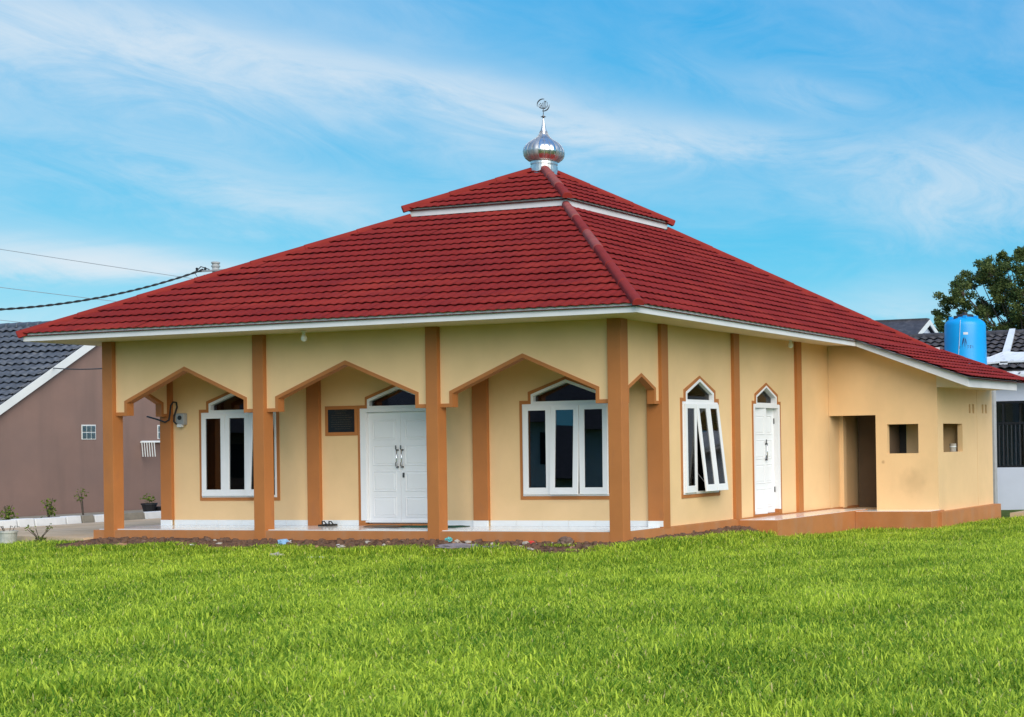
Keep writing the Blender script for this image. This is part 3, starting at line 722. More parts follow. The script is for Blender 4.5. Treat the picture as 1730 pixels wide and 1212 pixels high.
def ridge_caps(part, P, Q, n, r, pale=(), skirt=.45):
    d = (Q-P); L = d.length; d.normalize(); a = d.cross(V((0, 0, 1))).normalized(); b = a.cross(d)
    ln = L/n
    for i in range(n):
        s0, s1 = i*ln-.04, (i+1)*ln+.01; vs = []; K = 9; rr0, rr1 = r*1.13, r*0.97
        sec = [(-1.02, -skirt)] + [(cos(pi*(1-k/K)), .82*sin(pi*k/K)) for k in range(K+1)] + [(1.02, -skirt)]; n_ = len(sec)
        for s_, rr in ((s0-.012, rr0*.86), (s0, rr0), (s0+.06, rr0*.985), (s1, rr1)):
            for cu_, cw_ in sec: vs.append(P+d*s_+a*rr*cu_+b*(rr*cw_))
        fs = [(j*n_+k, j*n_+k+1, (j+1)*n_+k+1, (j+1)*n_+k) for j in range(3) for k in range(n_-1)]
        fs.append(tuple(range(n_-1, -1, -1)))
        MB().add(vs, fs).build('ridge_cap', 'ridge_pale' if i in pale else 'ridge_red', part, smooth=False)
up_ = V((0, 0, .03))
ridge_caps(ro, FRc+up_+V((.03, -.03, .0)), tFR+up_*1.5, 6, .082, pale=(3, 5))
ridge_caps(ro, FLc+up_*.7, tFL+up_, 7, .072, skirt=.9)
ridge_caps(ro, BRc+up_*.7, tBR+up_, 7, .072, skirt=.9)
ridge_caps(ur, uFR+up_+V((.03, -.03, 0)), ap+up_*1.4, 3, .088, pale=(1, 2))
ridge_caps(ur, uFL+up_+V((-.03, -.03, 0)), ap+up_*1.2, 3, .066, skirt=1.1)
ridge_caps(ur, uBR+up_+V((.03, .03, 0)), ap+up_*1.2, 3, .066, skirt=1.1)
ridge_caps(an, AE1+up_, AB+up_, 4, .07)

# fascia boards and soffits
def board(pts_bot, pts_top, name, mat, parent):
    return MB().hexa(list(pts_bot)+list(pts_top)).build(name, mat, parent, bevel=.003)
th = .028; zb0, zt0 = 3.596, 3.752
board([(XL, -O, zb0), (O, -O, zb0), (O-th, -O+th, zb0), (XL+th, -O+th, zb0)], [(XL, -O, zt0), (O, -O, zt0), (O-th, -O+th, zt0), (XL+th, -O+th, zt0)], 'fascia', 'fascia_white', mq)
yk = 7.60
def fz(y): return -DROOP*(y+O)
board([(O, -O, zb0), (O, yk, zb0+fz(yk)), (O-th, yk, zb0+fz(yk)), (O-th, -O+th, zb0)], [(O, -O, zt0), (O, yk, zt0+fz(yk)), (O-th, yk, zt0+fz(yk)), (O-th, -O+th, zt0)], 'fascia', 'fascia_white', mq)
board([(XL, -O, zb0), (XL+th, -O+th, zb0), (XL+th, 12.6, zb0), (XL, 12.6, zb0)], [(XL, -O, zt0), (XL+th, -O+th, zt0), (XL+th, 12.6, zt0), (XL, 12.6, zt0)], 'fascia', 'fascia_white', mq)
board([(XL, 12.6, zb0), (XL, 12.57, zb0), (O, 12.57, zb0), (O, 12.6, zb0)], [(XL, 12.6, zt0), (XL, 12.57, zt0), (O, 12.57, zt0), (O, 12.6, zt0)], 'fascia', 'fascia_white', mq)
# verge and eave of the annex
zk = zb0+fz(yk); zkt = zt0+fz(yk)-.012
board([(O-.001, yk, zk), (3.455, yk, 2.565), (3.455-th, yk+th, 2.565+.01), (O-.001, yk+th, zk)], [(O-.001, yk, zkt), (3.455, yk, 2.778), (3.455-th, yk+th, 2.778), (O-.001, yk+th, zkt)], 'verge_board', 'fascia_white', mq)
board([(3.455, yk, 2.565), (3.455, 10.85, 2.572), (3.455-th, 10.85, 2.572), (3.455-th, yk+th, 2.565)], [(3.455, yk, 2.778), (3.455, 10.85, 2.786), (3.455-th, 10.85, 2.786), (3.455-th, yk+th, 2.778)], 'fascia', 'fascia_white', mq)
board([(3.455, 10.851, 2.572), (3.43, 10.86, 2.572), (0.9, 12.55, 3.45), (.93, 12.58, 3.45)], [(3.455, 10.851, 2.786), (3.43, 10.86, 2.786), (.9, 12.55, 3.6), (.93, 12.58, 3.6)], 'verge_board', 'fascia_white', mq)
# soffits
def slab(pts, t, name, mat):
    MB().hexa([V(p) for p in pts]+[V(p)+V((0, 0, t)) for p in pts]).build(name, mat, mq)
slab([(XL+th, -O+th, 3.612), (O-th, -O+th, 3.612), (O-th, YI+.05, 3.604), (XL+th, YI+.05, 3.604)], .02, 'soffit', 'soffit_cream')
slab([(XS-.05, YI+.051, 3.604), (O-th, YI+.051, 3.604), (O-th, 7.62, 3.612+fz(yk)), (XS-.05, 8.2, 3.585)], .02, 'soffit', 'soffit_cream')
slab([(XL+th, YI+.051, 3.604), (-11.38, YI+.051, 3.604), (-11.38, 12.5, 3.604), (XL+th, 12.5, 3.604)], .02, 'soffit', 'soffit_cream')
slab([(-11.379, YI+.051, 3.606), (XS-.051, YI+.051, 3.606), (XS-.051, 1.5, 3.606), (-11.379, 1.5, 3.606)], .02, 'verandah_ceiling', 'soffit_cream')
slab([(O-.02, yk+th, zk+.02), (3.43, yk+th, 2.60), (3.43, YA+.05, 2.60), (O-.02, YA+.05, zk+.02)], .02, 'soffit', 'soffit_cream')
slab([(XA-.05, YA+.051, 2.607), (3.43, YA+.051, 2.607), (3.43, 10.86, 2.607), (XA-.05, 11.5, 2.607)], .02, 'soffit', 'soffit_cream')

MB().prism(FRONT(YA), [(XA+.002, 2.60), (3.43, 2.60), (XA+.002, 2.955)], 0.03, 0.0).build('eave_end', 'soffit_cream', mq)
# dome
DZ = 7.547; dc = V((-5.69, 5.90, DZ-.03)); k_ = 1/77.6
dome = MB()
prof = [(.285, -.16), (.285, .045), (.262, .055), (.262, .075), (.285, .085), (.285, .135), (.262, .145), (.27, .155)]
dome.lathe(prof, dc, 28)
do = dome.build('dome', 'steel', mq, smooth=False); do['label'] = 'silver onion dome with finial at the roof apex'
rp = [(.262, .14), (.33, .17), (.385, .215), (.415, .27), (.423, .33), (.428, .355), (.423, .38), (.41, .43), (.375, .49), (.32, .55), (.25, .60), (.18, .64), (.125, .69), (.09, .75), (.065, .82), (.04, .92), (.02, 1.05), (.008, 1.10)]
NG = 20
for g in range(NG):                       # gores of sheet metal, each slightly bulged between its seams
    mbg = MB(); J = 3; a0 = 2*pi*g/NG+.02; a1 = 2*pi*(g+1)/NG+.02; wob = random.uniform(-.010, .010)
    vs = []
    for r, z in rp:
        for j in range(J+1):
            f_ = j/J; an_ = a0+(a1-a0)*f_; rr = r*(1+(.026+wob)*sin(pi*f_))
            vs.append((dc.x+rr*cos(an_), dc.y+rr*sin(an_), dc.z+z))
    mbg.add(vs, [(i*(J+1)+j, i*(J+1)+j+1, (i+1)*(J+1)+j+1, (i+1)*(J+1)+j) for i in range(len(rp)-1) for j in range(J)])
    mbg.build('gore', random.choice(('steel', 'steel_dull', 'steel_bright', 'steel')), do, smooth=True)
    ra = [(dc.x+(r+.006)*cos(a0), dc.y+(r+.006)*sin(a0), dc.z+z) for r, z in rp[:15]]; MB().tube(ra, .0045, 5).build('seam', 'steel_dull', do, smooth=True)
MB().lathe([(.427, .343), (.434, .345), (.434, .368), (.427, .37)], dc, 40).build('rim', 'steel', do)
st = MB().tube([dc+V((0, 0, 1.05)), dc+V((0, 0, 1.30))], .008, 8); st.build('rod', 'dark_metal', do)
# four-pointed star and the ringed emblem, both facing the front
ed = V((cos(radians(18)), sin(radians(18)), 0)); en = ed.cross(V((0, 0, 1)))
c_ = dc+V((0, 0, 1.135)); sp = []
for k in range(8):
    r = .062 if k % 2 == 0 else .026; sp.append(c_+ed*r*cos(k*pi/4)+V((0, 0, 1))*r*sin(k*pi/4))
MB().add([p+en*.004 for p in sp]+[p-en*.004 for p in sp]+[c_+en*.02, c_-en*.02], [(k, (k+1) % 8, 16) for k in range(8)]+[(8+(k+1) % 8, 8+k, 17) for k in range(8)]+[(k, 8+k, 8+(k+1) % 8, (k+1) % 8) for k in range(8)]).build('star', 'dark_metal', do)
c_ = dc+V((0, 0, 1.392)); R_ = .132
def pe(u, w): return c_+ed*u+V((0, 0, 1))*w
for a0, a1 in ((80, 195), (-100, 5)):
    pts = [pe(R_*cos(radians(a0+(a1-a0)*i/16)), R_*sin(radians(a0+(a1-a0)*i/16))) for i in range(17)]
    MB().tube(pts, [.004+.009*sin(pi*min(1, .15+.85*i/16)) for i in range(17)], 6).build('emblem_ring', 'dark_metal', do, smooth=True)
em = MB()
for pts in ([(.085, .06), (.088, -.02), (.07, -.06)], [(.05, .075), (.05, -.05), (.02, -.075)], [(.02, .065), (.015, -.055), (-.02, -.08)], [(-.015, .05), (-.015, -.05), (-.05, -.07), (-.07, -.04)],
            [(-.045, .01), (-.06, -.02), (-.045, -.04), (-.035, -.01), (-.045, .01)], [(-.085, .02), (-.095, -.03), (-.07, -.06), (0, -.085), (.05, -.075)], [(.02, .085), (.05, .075), (.07, .085)], [(-.07, .035), (-.045, .03)], [(0, -.08), (0, -.14)]):
    em.tube([pe(*p) for p in pts], .009, 5)
em.build('emblem_script', 'dark_metal', do)

# ------------------------------------------------------------------ small things on the mosque
pq = thing('plaque', (-7.03, YIN, 2.02), 'black engraved plaque in brown frame left of the white double door', 'plaque')
r = [(-7.43, 1.73), (-6.62, 1.73), (-6.62, 2.302), (-7.43, 2.302)]
r = [(-7.428, 1.732), (-6.665, 1.732), (-6.665, 2.30), (-7.428, 2.30)]
MB().band(FI, r, inset(r, .066), .013, -.004).build('frame', 'brown', pq)
q = inset(r, .064); MB().prism(FI, q, .008, -.002).build('stone', 'granite_black', pq)
tx = MB()
for i in range(9):
    z = 2.20-.043*i; u0 = -7.30+(.10 if i in (0, 1, 8) else 0)+random.uniform(0, .03); u1 = -6.80-(.10 if i in (0, 1) else 0)-random.uniform(0, .05); u = u0
    while u < u1:
        w_ = random.uniform(.015, .06); tx.prism(FI, [(u, z), (min(u1, u+w_), z), (min(u1, u+w_), z+.014), (u, z+.014)], .0105, .006); u += w_+.012
tx.build('lettering', 'engraved', pq)['kind'] = 'stuff'
em_ = thing('electric_meter', (-10.94, YIN, 2.1), 'grey electricity meter with looped black cable on the verandah wall', 'meter')
MB().box(-11.05, -10.84, YIN-.10, YIN, 2.01, 2.24).build('case', 'meter_grey', em_, bevel=.015)
MB().tube([(-10.93, YIN-.098, 2.15), (-10.93, YIN-.115, 2.15)], .045, 12).build('dial', 'iron_black', em_)
MB().box(-10.99, -10.89, YIN-.115, YIN-.05, 1.965, 2.02).build('terminal_cover', 'plastic_white', em_)
pts = [(-11.75, YIN-.12, 2.19), (-11.5, YIN-.12, 2.13), (-11.30, YIN-.11, 2.07), (-11.21, YIN-.1, 2.11), (-11.20, YIN-.08, 2.25), (-11.20, YIN-.06, 2.40), (-11.15, YIN-.05, 2.47), (-11.07, YIN-.05, 2.46), (-11.04, YIN-.06, 2.36), (-11.06, YIN-.11, 2.20), (-11.06, YIN-.12, 2.08), (-11.0, YIN-.11, 2.02)]
MB().tube(pts, .017, 7).build('cable', 'cable_black', em_, smooth=True)
def bulb(x, y, label):
    b_o = thing('eave_lamp', (x, y, 3.5), label, 'lamp', 'bulbs under the eaves')
    MB().lathe([(.05, 0), (.05, -.015), (.028, -.02), (.026, -.06), (.024, -.065)], (x, y, 3.603), 12).build('holder', 'plastic_white', b_o, smooth=True)
    MB().lathe([(.022, -.06), (.045, -.10), (.055, -.135), (.045, -.17), (.015, -.19), (.003, -.192)], (x, y, 3.603), 14).build('bulb', 'bulb', b_o, smooth=True)
bulb(-6.30, -0.35, 'small white bulb under the front eave above the middle arch'); bulb(.12, 6.05, 'small white bulb under the side eave by the side door')

mt_ = MB()
def matt(x0, x1, y0, y1, name, m_, label, h=.02):
    vs = []; fs = []; nx_, ny_ = 14, 6
    for j in range(ny_+1):
        for i in range(nx_+1):
            x = x0+(x1-x0)*i/nx_; y = y0+(y1-y0)*j/ny_
            vs.append((x+.03*noise.noise(V((x*3, y*3, 1))), y+.03*noise.noise(V((x*3, y*3, 7))), .014+h*(.6+.6*noise.noise(V((x*5, y*5, 3))))))
    for j in range(ny_):
        for i in range(nx_): a = j*(nx_+1)+i; fs.append((a, a+1, a+nx_+2, a+nx_+1))
    o = MB().add(vs, fs).build(name, m_, None, smooth=True, recalc=False); so = o.modifiers.new('s', 'SOLIDIFY'); so.thickness = .012; so.offset = -1
    return tag(o, label, 'mat')
matt(-5.25, -4.05, .80, 1.24, 'doormat', 'mat_green', 'dark green mat on the verandah floor beside the double door', .02)
matt(-6.05, -5.28, .75, 1.18, 'doormat', 'mat_brown', 'rumpled brown mat on the verandah floor before the double door', .035)
sd_ = thing('sandals', (-7.30, 1.22, .012), 'pair of black sandals by the skirting left of the double door', 'sandals')
for dx in (-.11, .05):
    MB().hexa([(-7.30+dx, 1.08, .014), (-7.19+dx, 1.08, .014), (-7.19+dx, 1.31, .014), (-7.30+dx, 1.31, .014), (-7.295+dx, 1.085, .045), (-7.195+dx, 1.085, .045), (-7.195+dx, 1.305, .05), (-7.295+dx, 1.305, .05)]).build('sole', 'black_rubber', sd_, bevel=.012)
    MB().tube([(-7.295+dx, 1.2, .04), (-7.27+dx, 1.17, .10), (-7.22+dx, 1.17, .10), (-7.195+dx, 1.2, .04)], .012, 6).build('strap', 'black_rubber', sd_)
c_ = thing('paint_can', (XA-.07, 9.31, 1.2), 'small pale can standing in the annex side opening', 'can')
MB().lathe([(.07, 0), (.075, .005), (.072, .02), (.072, .16), (.076, .165), (.076, .18), (.066, .18), (.066, .165)], (XA-.07, 9.31, 1.197), 16).build('body', 'stone_pale', c_)
MB().lathe([(.077, 0), (.079, .01), (.077, .02)], (XA-.07, 9.31, 1.30), 16, cap=False).build('band', 'plastic_white', c_)

# ------------------------------------------------------------------ mauve house on the left
lh = thing('mauve_house', (-23.5, 8, -.2), 'mauve rendered house with dark grey tiled roof left of the mosque', 'house')
XH = -20.48
def zr(y): return 2.70+.70*(y-4.85)
yr = 7.99
SLH = lambda u, o, z: (XH+o, u, z)
pent = [(1.0, -.3), (15.0, -.3), (15.0, zr(yr)-.70*(15-yr)), (yr, zr(yr)-.2), (1.0, zr(1.0)-.2)]
MB().prism(SLH, pent, 0, -7.5).build('wall', 'mauve_wall', lh)
for y0, y1, sgn in ((.6, yr, 1), (yr, 15.4, -1)):
    z0 = zr(y0) if sgn > 0 else zr(yr); z1 = zr(yr) if sgn > 0 else zr(yr)-.70*(y1-yr)
    MB().hexa([(XH+.10, y0, z0-.20), (XH+.13, y0, z0-.20), (XH+.13, y1, z1-.20), (XH+.10, y1, z1-.20), (XH+.10, y0, z0+.02), (XH+.13, y0, z0+.02), (XH+.13, y1, z1+.02), (XH+.10, y1, z1+.02)]).build('verge_board', 'verge_white', lh)
    MB().hexa([(XH-.02, y0, z0-.20), (XH+.099, y0, z0-.20), (XH+.099, y1, z1-.20), (XH-.02, y1, z1-.20), (XH-.02, y0, z0-.18), (XH+.099, y0, z0-.18), (XH+.099, y1, z1-.18), (XH-.02, y1, z1-.18)]).build('verge_soffit', 'verge_white', lh)
A = V((XH-7.6, .55, zr(.55)+.0)); B = V((XH+.08, .55, zr(.55)+.0)); C = V((XH-7.6, yr, zr(yr)+.0)); D = V((XH+.08, yr, zr(yr)+.0))
lro = MB().add([A+dz, B+dz, D+dz, C+dz, V((XH-7.6, 15.4, zr(yr)-.70*(15.4-yr)))+dz, V((XH+.08, 15.4, zr(yr)-.70*(15.4-yr)))+dz], [(0, 1, 2, 3), (3, 2, 5, 4)]).build('roof', 'slate_tile', lh, recalc=False)
TW_OLD = TW; TW = 0.27
# only the stretch the photo shows is laid as single tiles
s_len = (C-A).length; f0 = 0.42
A2 = A.lerp(C, f0); B2 = B.lerp(D, f0); A2 = B2+(A2-B2)*0.62; C2 = D+(C-D)*0.62
tile_slope(lro, A2, B2, C2, D, 18, 'slate_tile', 18, limit=300, lift=.05, amp=.055, jit=.008)
TW = TW_OLD
ridge_caps(lro, D+V((0, 0, .04)), C+V((0, 0, .04)), 20, .10)
for o_ in lro.children:
    if o_.name.startswith('ridge_cap'): o_.data.materials[0] = MAT['slate_tile']
def glass_vent(y0, z0):
    f = MB().prism(SLH, [(y0, z0), (y0+.40, z0), (y0+.40, z0+.38), (y0, z0+.38)], .012, -.02).build('block_vent', 'verge_white', lh)
    for i in range(3):
        for j in range(2):
            a = y0+.02+i*.125; b = z0+.02+j*.175
            MB().prism(SLH, [(a, b), (a+.11, b), (a+.11, b+.155), (a, b+.155)], .022, .008).build('glass_block', 'glass_block', f, bevel=.01)
glass_vent(7.0, 1.83); glass_vent(9.25, 1.83)
rk = thing('drying_rack', (XH+.2, 9.1, 1.6), 'white wire drying rack fixed to the mauve wall', 'rack')
for yy in (8.72, 10.0): MB().tube([(XH, yy, 1.74), (XH+.5, yy, 1.74)], .014, 6).build('arm', 'verge_white', rk)
MB().tube([(XH+.03, 8.72, 1.76), (XH+.03, 10.0, 1.76)], .028, 6).build('rail', 'verge_white', rk)
for i in range(6):
    xx = XH+.5-.085*i; MB().tube([(xx, 8.70, 1.74), (xx-.02, 8.75, 1.36)], .013, 6).build('bar', 'verge_white', rk); MB().tube([(xx, 8.70, 1.74), (xx, 10.0, 1.74)], .011, 6).build('bar', 'verge_white', rk)

def leaves(mb, c, r, n, size, tones=(0, 1), flat=.9):
    for _ in range(n):
        while True:
            p = V((random.uniform(-1, 1), random.uniform(-1, 1), random.uniform(-1, 1)))
            if p.length <= 1: break
        p = V(c)+V((p.x*r[0], p.y*r[1], p.z*r[2]))
        d = V((random.gauss(0, 1), random.gauss(0, 1), random.gauss(0, .7))).normalized(); a = d.cross(V((random.gauss(0, 1), random.gauss(0, 1), random.gauss(0, 1)))).normalized()
        s_ = size*random.uniform(.6, 1.3); mid = p+d*s_*.5+V((0, 0, -.1*s_))
        mb.add([p, mid+a*s_*.28, p+d*s_, mid-a*s_*.28], [(0, 1, 2, 3)]); mb.tone.append(random.uniform(*tones))
def shrub(x, y, z, h, r, n, label, stems=4, top=0.0, size=.07):
    t_ = thing('small_shrub', (x, y, z), label, 'shrub', 'young shrubs along the kerb')
    s_ = MB(); f = MB(); f.tone = []
    for i in range(stems):
        a = random.uniform(0, 2*pi); q = V((x+r*.6*cos(a), y+r*.6*sin(a), z+h*random.uniform(.75, 1)))
        s_.tube([(x, y, z), (x+(q.x-x)*.4, y+(q.y-y)*.4, z+h*.5), q], [.018, .012, .005], 5)
        leaves(f, (q.x*.6+x*.4, q.y*.6+y*.4, z+h*(.5+top*.5)), (r*.7, r*.7, h*(.45-top*.25)), n//stems, size)
    s_.build('stem', 'bark', t_); f.build('foliage', 'shrub_leaf', t_, recalc=False)
shrub(-18.3, 3.30, -.06, .40, .20, 140, 'round low green shrub at the left edge against the mauve wall')
shrub(-18.3, 4.33, -.06, .52, .15, 120, 'upright yellow-green shrub in the middle of the kerb bed')
shrub(-18.3, 5.22, -.06, .70, .20, 40, 'spindly sapling with few leaves beside the mosque column', stems=3, top=.5)
pp = thing('potted_plant', (-18.2, 6.95, -.05), 'small plant in black pot seen through the left arch', 'plant')
MB().lathe([(.12, 0), (.17, .20), (.185, .20), (.185, .24), (.16, .24), (.155, .2)], (-18.2, 6.95, -.04), 16).build('pot', 'pot_black', pp)
MB().box(-18.45, -17.9, 7.1, 7.5, -.05, .10).build('tray', 'pot_black', pp, bevel=.02)
f = MB(); f.tone = []; leaves(f, (-18.2, 6.9, .33), (.16, .16, .14), 60, .08); f.build('foliage', 'shrub_leaf', pp, recalc=False)
bk = thing('bucket', (-13.7, -.2, -.3), 'worn grey bucket in the grass at the left edge', 'bucket')
bx_, by_ = -13.72, -.20; bz = gz(bx_, by_)-.02
MB().lathe([(.13, 0), (.155, .29), (.17, .29), (.17, .33), (.15, .33), (.145, .28), (.12, .03)], (bx_, by_, bz), 18).build('body', 'bucket_grey', bk, smooth=False)
f = MB()
for i in range(5):
    a = random.uniform(0, 6.28); f.tube([(bx_+.05*cos(a), by_+.05*sin(a), bz+.25), (bx_+.12*cos(a), by_+.12*sin(a), bz+.42), (bx_+.20*cos(a), by_+.2*sin(a), bz+.40)], .006, 5)
f.build('twigs', 'bark', bk)
wd = thing('weed', (-14.0, .75, -.25), 'thin leggy weed sprouting at the driveway edge', 'weed')
s_ = MB(); f = MB(); f.tone = []; z0 = gz(-13.0, -.12)
for i in range(7):
    a = random.uniform(0, 6.28); q = V((-13.0+.2*cos(a), -.12+.2*sin(a), z0+random.uniform(.26, .40))); s_.tube([(-13.0, -.12, z0), (-13.0+.07*cos(a), -.12+.07*sin(a), z0+.2), q], .006, 5); leaves(f, q, (.06, .06, .05), 6, .05)
    leaves(f, (-13.0, -.12, z0+.12), (.09, .09, .1), 8, .06)
s_.build('stem', 'bark', wd); f.build('foliage', 'shrub_leaf', wd, recalc=False)

# ------------------------------------------------------------------ white house, water tank and tree on the right
rhs = thing('white_house', (3, 19, -.4), 'bluish white house with dark tiled roof behind the annex', 'house')
YH = 17.0; FH = FRONT(YH)
wall(FH, .2, 9.0, -.6, 3.2, .15, [([.70, 3.2], .675, lambda u: 2.50)]).build('front_wall', 'bluish_white', rhs)
MB().box(.2, .35, YH+.15, 23, -.6, 3.2).build('side_wall', 'bluish_white', rhs)
MB().box(.35, 9, 20.5, 20.6, -.6, 3.2).build('back_wall', 'interior_dark', rhs)
MB().box(.35, 9, YH+.15, 20.5, 3.0, 3.05).build('ceiling', 'interior_dark', rhs)
wd_ = MB(); r = [(.70, .675), (3.2, .675), (3.2, 2.50), (.70, 2.50)]
wd_.band(FH, r, inset(r, .06), -.03, -.12); wo_ = wd_.build('window', 'iron_black', rhs)
MB().prism(FH, inset(r, .05), -.09, -.095).build('pane', 'glass_dark', wo_)
for u in (1.0, 1.95, 2.4, 2.8): MB().prism(FH, [(u, .70), (u+.05, .70), (u+.05, 2.47), (u, 2.47)], -.02, -.08).build('mullion', 'iron_black', wo_)
MB().prism(FH, [(.75, 1.86), (3.15, 1.86), (3.15, 1.92), (.75, 1.92)], -.025, -.075).build('transom', 'iron_black', wo_)
for i in range(20):
    u = .78+.06*i*2; MB().prism(FH, [(u, .72), (u+.018, .72), (u+.018, 1.85), (u, 1.85)], .0, -.018).build('bar', 'bar_grey', wo_)
# white sheet canopy along the eave
cn = MB(); prf = [(16.55, 3.14), (16.55, 3.20), (16.9, 3.40), (17.25, 3.74)]
K = 60; vs = []; 
for i in range(K+1):
    x = .10+9*i/K
    for j, (y, z) in enumerate(prf): vs.append((x, y, z+(.012 if i % 2 else 0)*(j > 0)))
cn.add(vs, [(i*4+j, i*4+j+1, (i+1)*4+j+1, (i+1)*4+j) for i in range(K) for j in range(3)])
co = cn.build('canopy', 'canopy_white', rhs, recalc=False)
MB().box(.12, 9, 16.56, 17.0, 3.06, 3.13).build('canopy_gutter', 'canopy_white', rhs)
for i in range(14): MB().tube([(.35+.33*i, 16.54, 3.235), (.35+.33*i, 16.62, 3.26)], .022, 8).build('bolt', 'bolt', co)
A, B, C, D = V((-3.2, 16.7, 3.35)), V((6.0, 16.7, 3.35)), V((-3.2, 19.0, 4.50)), V((6.0, 19.0, 4.50))
rr_ = MB().add([A+dz, B+dz, D+dz, C+dz, V((-3.2, 21.3, 3.35)), V((6, 21.3, 3.35))], [(0, 1, 2, 3), (3, 2, 5, 4)]).build('roof', 'grey_tile', rhs, recalc=False)
TW = .26; tile_slope(rr_, A, B, C, D, 9, 'grey_tile', 9, limit=300, lift=.05, amp=.05, jit=.01); TW = TW_OLD
MB().box(-3.1, .15, 16.95, 23, -.6, 3.3).build('rear_wall', 'bluish_white', rhs)
ridge_caps(rr_, V((-3.2, 19.0, 4.53)), V((6.0, 19.0, 4.53)), 24, .09)
for o_ in rr_.children:
    if o_.name.startswith('ridge_cap'): o_.data.materials[0] = MAT['grey_tile']
MB().hexa([(.98, 16.9, 3.50), (1.22, 16.9, 3.50), (.78, 18.98, 4.56), (.60, 18.98, 4.56), (.98, 16.9, 3.58), (1.22, 16.9, 3.58), (.78, 18.98, 4.64), (.60, 18.98, 4.64)]).build('flashing', 'canopy_white', rhs)
fg = MB(); fl_ = [(0.05, 16.85, 3.52), (1.0, 16.9, 3.60), (1.3, 16.9, 3.60), (6, 16.9, 3.60), (6, 17.3, 3.82), (1.35, 17.35, 3.86), (.95, 17.4, 3.90), (.55, 17.15, 3.72)]
n = len(fl_); fg.add(fl_+[(x, y, z-.05) for x, y, z in fl_], [tuple(range(n)), tuple(range(2*n-1, n-1, -1))]+[(i, (i+1) % n, n+(i+1) % n, n+i) for i in range(n)]); fg.build('flashing', 'canopy_white', rhs)
# small gable of the next house behind
gh = thing('grey_gable', (-2.7, 21, 3), 'small dark gable with white verge behind the red roof', 'house')
GX = -1.15
GM = lambda u, o, z: (-2.10+GX+o, u, z)
MB().prism(GM, [(20.2, -.4), (24.0, -.4), (24.0, 4.2), (22.1, 5.12), (20.2, 4.2)], 0, -6).build('wall', 'bluish_white', gh)
for a, b in (((19.9, 4.12), (22.1, 5.24)), ((22.1, 5.24), (24.3, 4.12))):
    MB().hexa([(-9.4, a[0], a[1]), (-1.95+GX, a[0], a[1]), (-1.95+GX, b[0], b[1]), (-9.4, b[0], b[1]), (-9.4, a[0], a[1]+.07), (-1.95+GX, a[0], a[1]+.07), (-1.95+GX, b[0], b[1]+.07), (-9.4, b[0], b[1]+.07)]).build('roof', 'grey_tile', gh)
    MB().hexa([(-1.949+GX, a[0], a[1]-.13), (-1.92+GX, a[0], a[1]-.13), (-1.92+GX, b[0], b[1]-.13), (-1.949+GX, b[0], b[1]-.13), (-1.949+GX, a[0], a[1]+.03), (-1.92+GX, a[0], a[1]+.03), (-1.92+GX, b[0], b[1]+.03), (-1.949+GX, b[0], b[1]+.03)]).build('verge_board', 'verge_white', gh)
MB().box(-9, -2.0+GX, 22.0, 22.2, 5.25, 5.32).build('ridge_cap', 'grey_tile', gh)

# water tank on its stand
TC = V((1.06, 14.0, 3.12)); TR = .545
sdn = thing('tank_stand', (1.06, 14.0, -.4), 'concrete stand under the blue water tank behind the annex roof', 'stand')
for dx in (-.5, .5):
    for dy in (-.5, .5): MB().box(TC.x+dx-.1, TC.x+dx+.1, TC.y+dy-.1, TC.y+dy+.1, -.5, 3.0).build('post', 'pole_concrete', sdn)
MB().box(TC.x-.72, TC.x+.72, TC.y-.72, TC.y+.72, 3.0, 3.12).build('slab', 'pole_concrete', sdn)
tk = thing('water_tank', TC, 'bright blue plastic water tank with dark print above the annex roof', 'tank')
MB().lathe([(TR*1.02, 0), (TR*1.03, .02), (TR*1.02, .05), (TR, .4), (TR*.985, .9), (TR*.975, 1.24), (TR*.955, 1.30), (TR*.90, 1.345), (TR*.70, 1.42), (TR*.45, 1.465), (TR*.40, 1.47)], TC, 48).build('body', 'tank_blue', tk, smooth=True)
MB().lathe([(TR*.42, 1.46), (TR*.42, 1.50), (TR*.38, 1.535), (TR*.1, 1.555), (.06, 1.56), (.055, 1.60), (.01, 1.605)], TC, 24).build('lid', 'tank_lid', tk, smooth=False)
for a in (200, 250, 290, 340): MB().box(TC.x+.36*cos(radians(a))-.05, TC.x+.36*cos(radians(a))+.05, TC.y+.36*sin(radians(a))-.04, TC.y+.36*sin(radians(a))+.04, TC.z+1.40, TC.z+1.485).build('lug', 'tank_lid' if a == 250 else 'tank_blue', tk, bevel=.01)
view = V((CAM.x-TC.x, CAM.y-TC.y, 0)).normalized(); a_v = math.atan2(view.y, view.x)
def on_tank(s_, z, off=.003):
    a = a_v-radians(8)*0+s_/TR; r = TR*(.995-.022*z/1.24)+off; return (TC.x+r*cos(a), TC.y+r*sin(a), TC.z+z)
def decal(polys, name, mat, off=.004):
    mbd = MB()
    for poly in polys:
        n = len(poly); mbd.add([on_tank(s_, z, off) for s_, z in poly], [tuple(range(n))])
    return mbd.build(name, mat, tk, recalc=False)
def seg(a, b, w):
    d = V((b[0]-a[0], b[1]-a[1])); 
    if d.length < 1e-6: return []
    nrm = V((-d.y, d.x)).normalized()*w/2; return [(a[0]+nrm.x, a[1]+nrm.y), (b[0]+nrm.x, b[1]+nrm.y), (b[0]-nrm.x, b[1]-nrm.y), (a[0]-nrm.x, a[1]-nrm.y)]
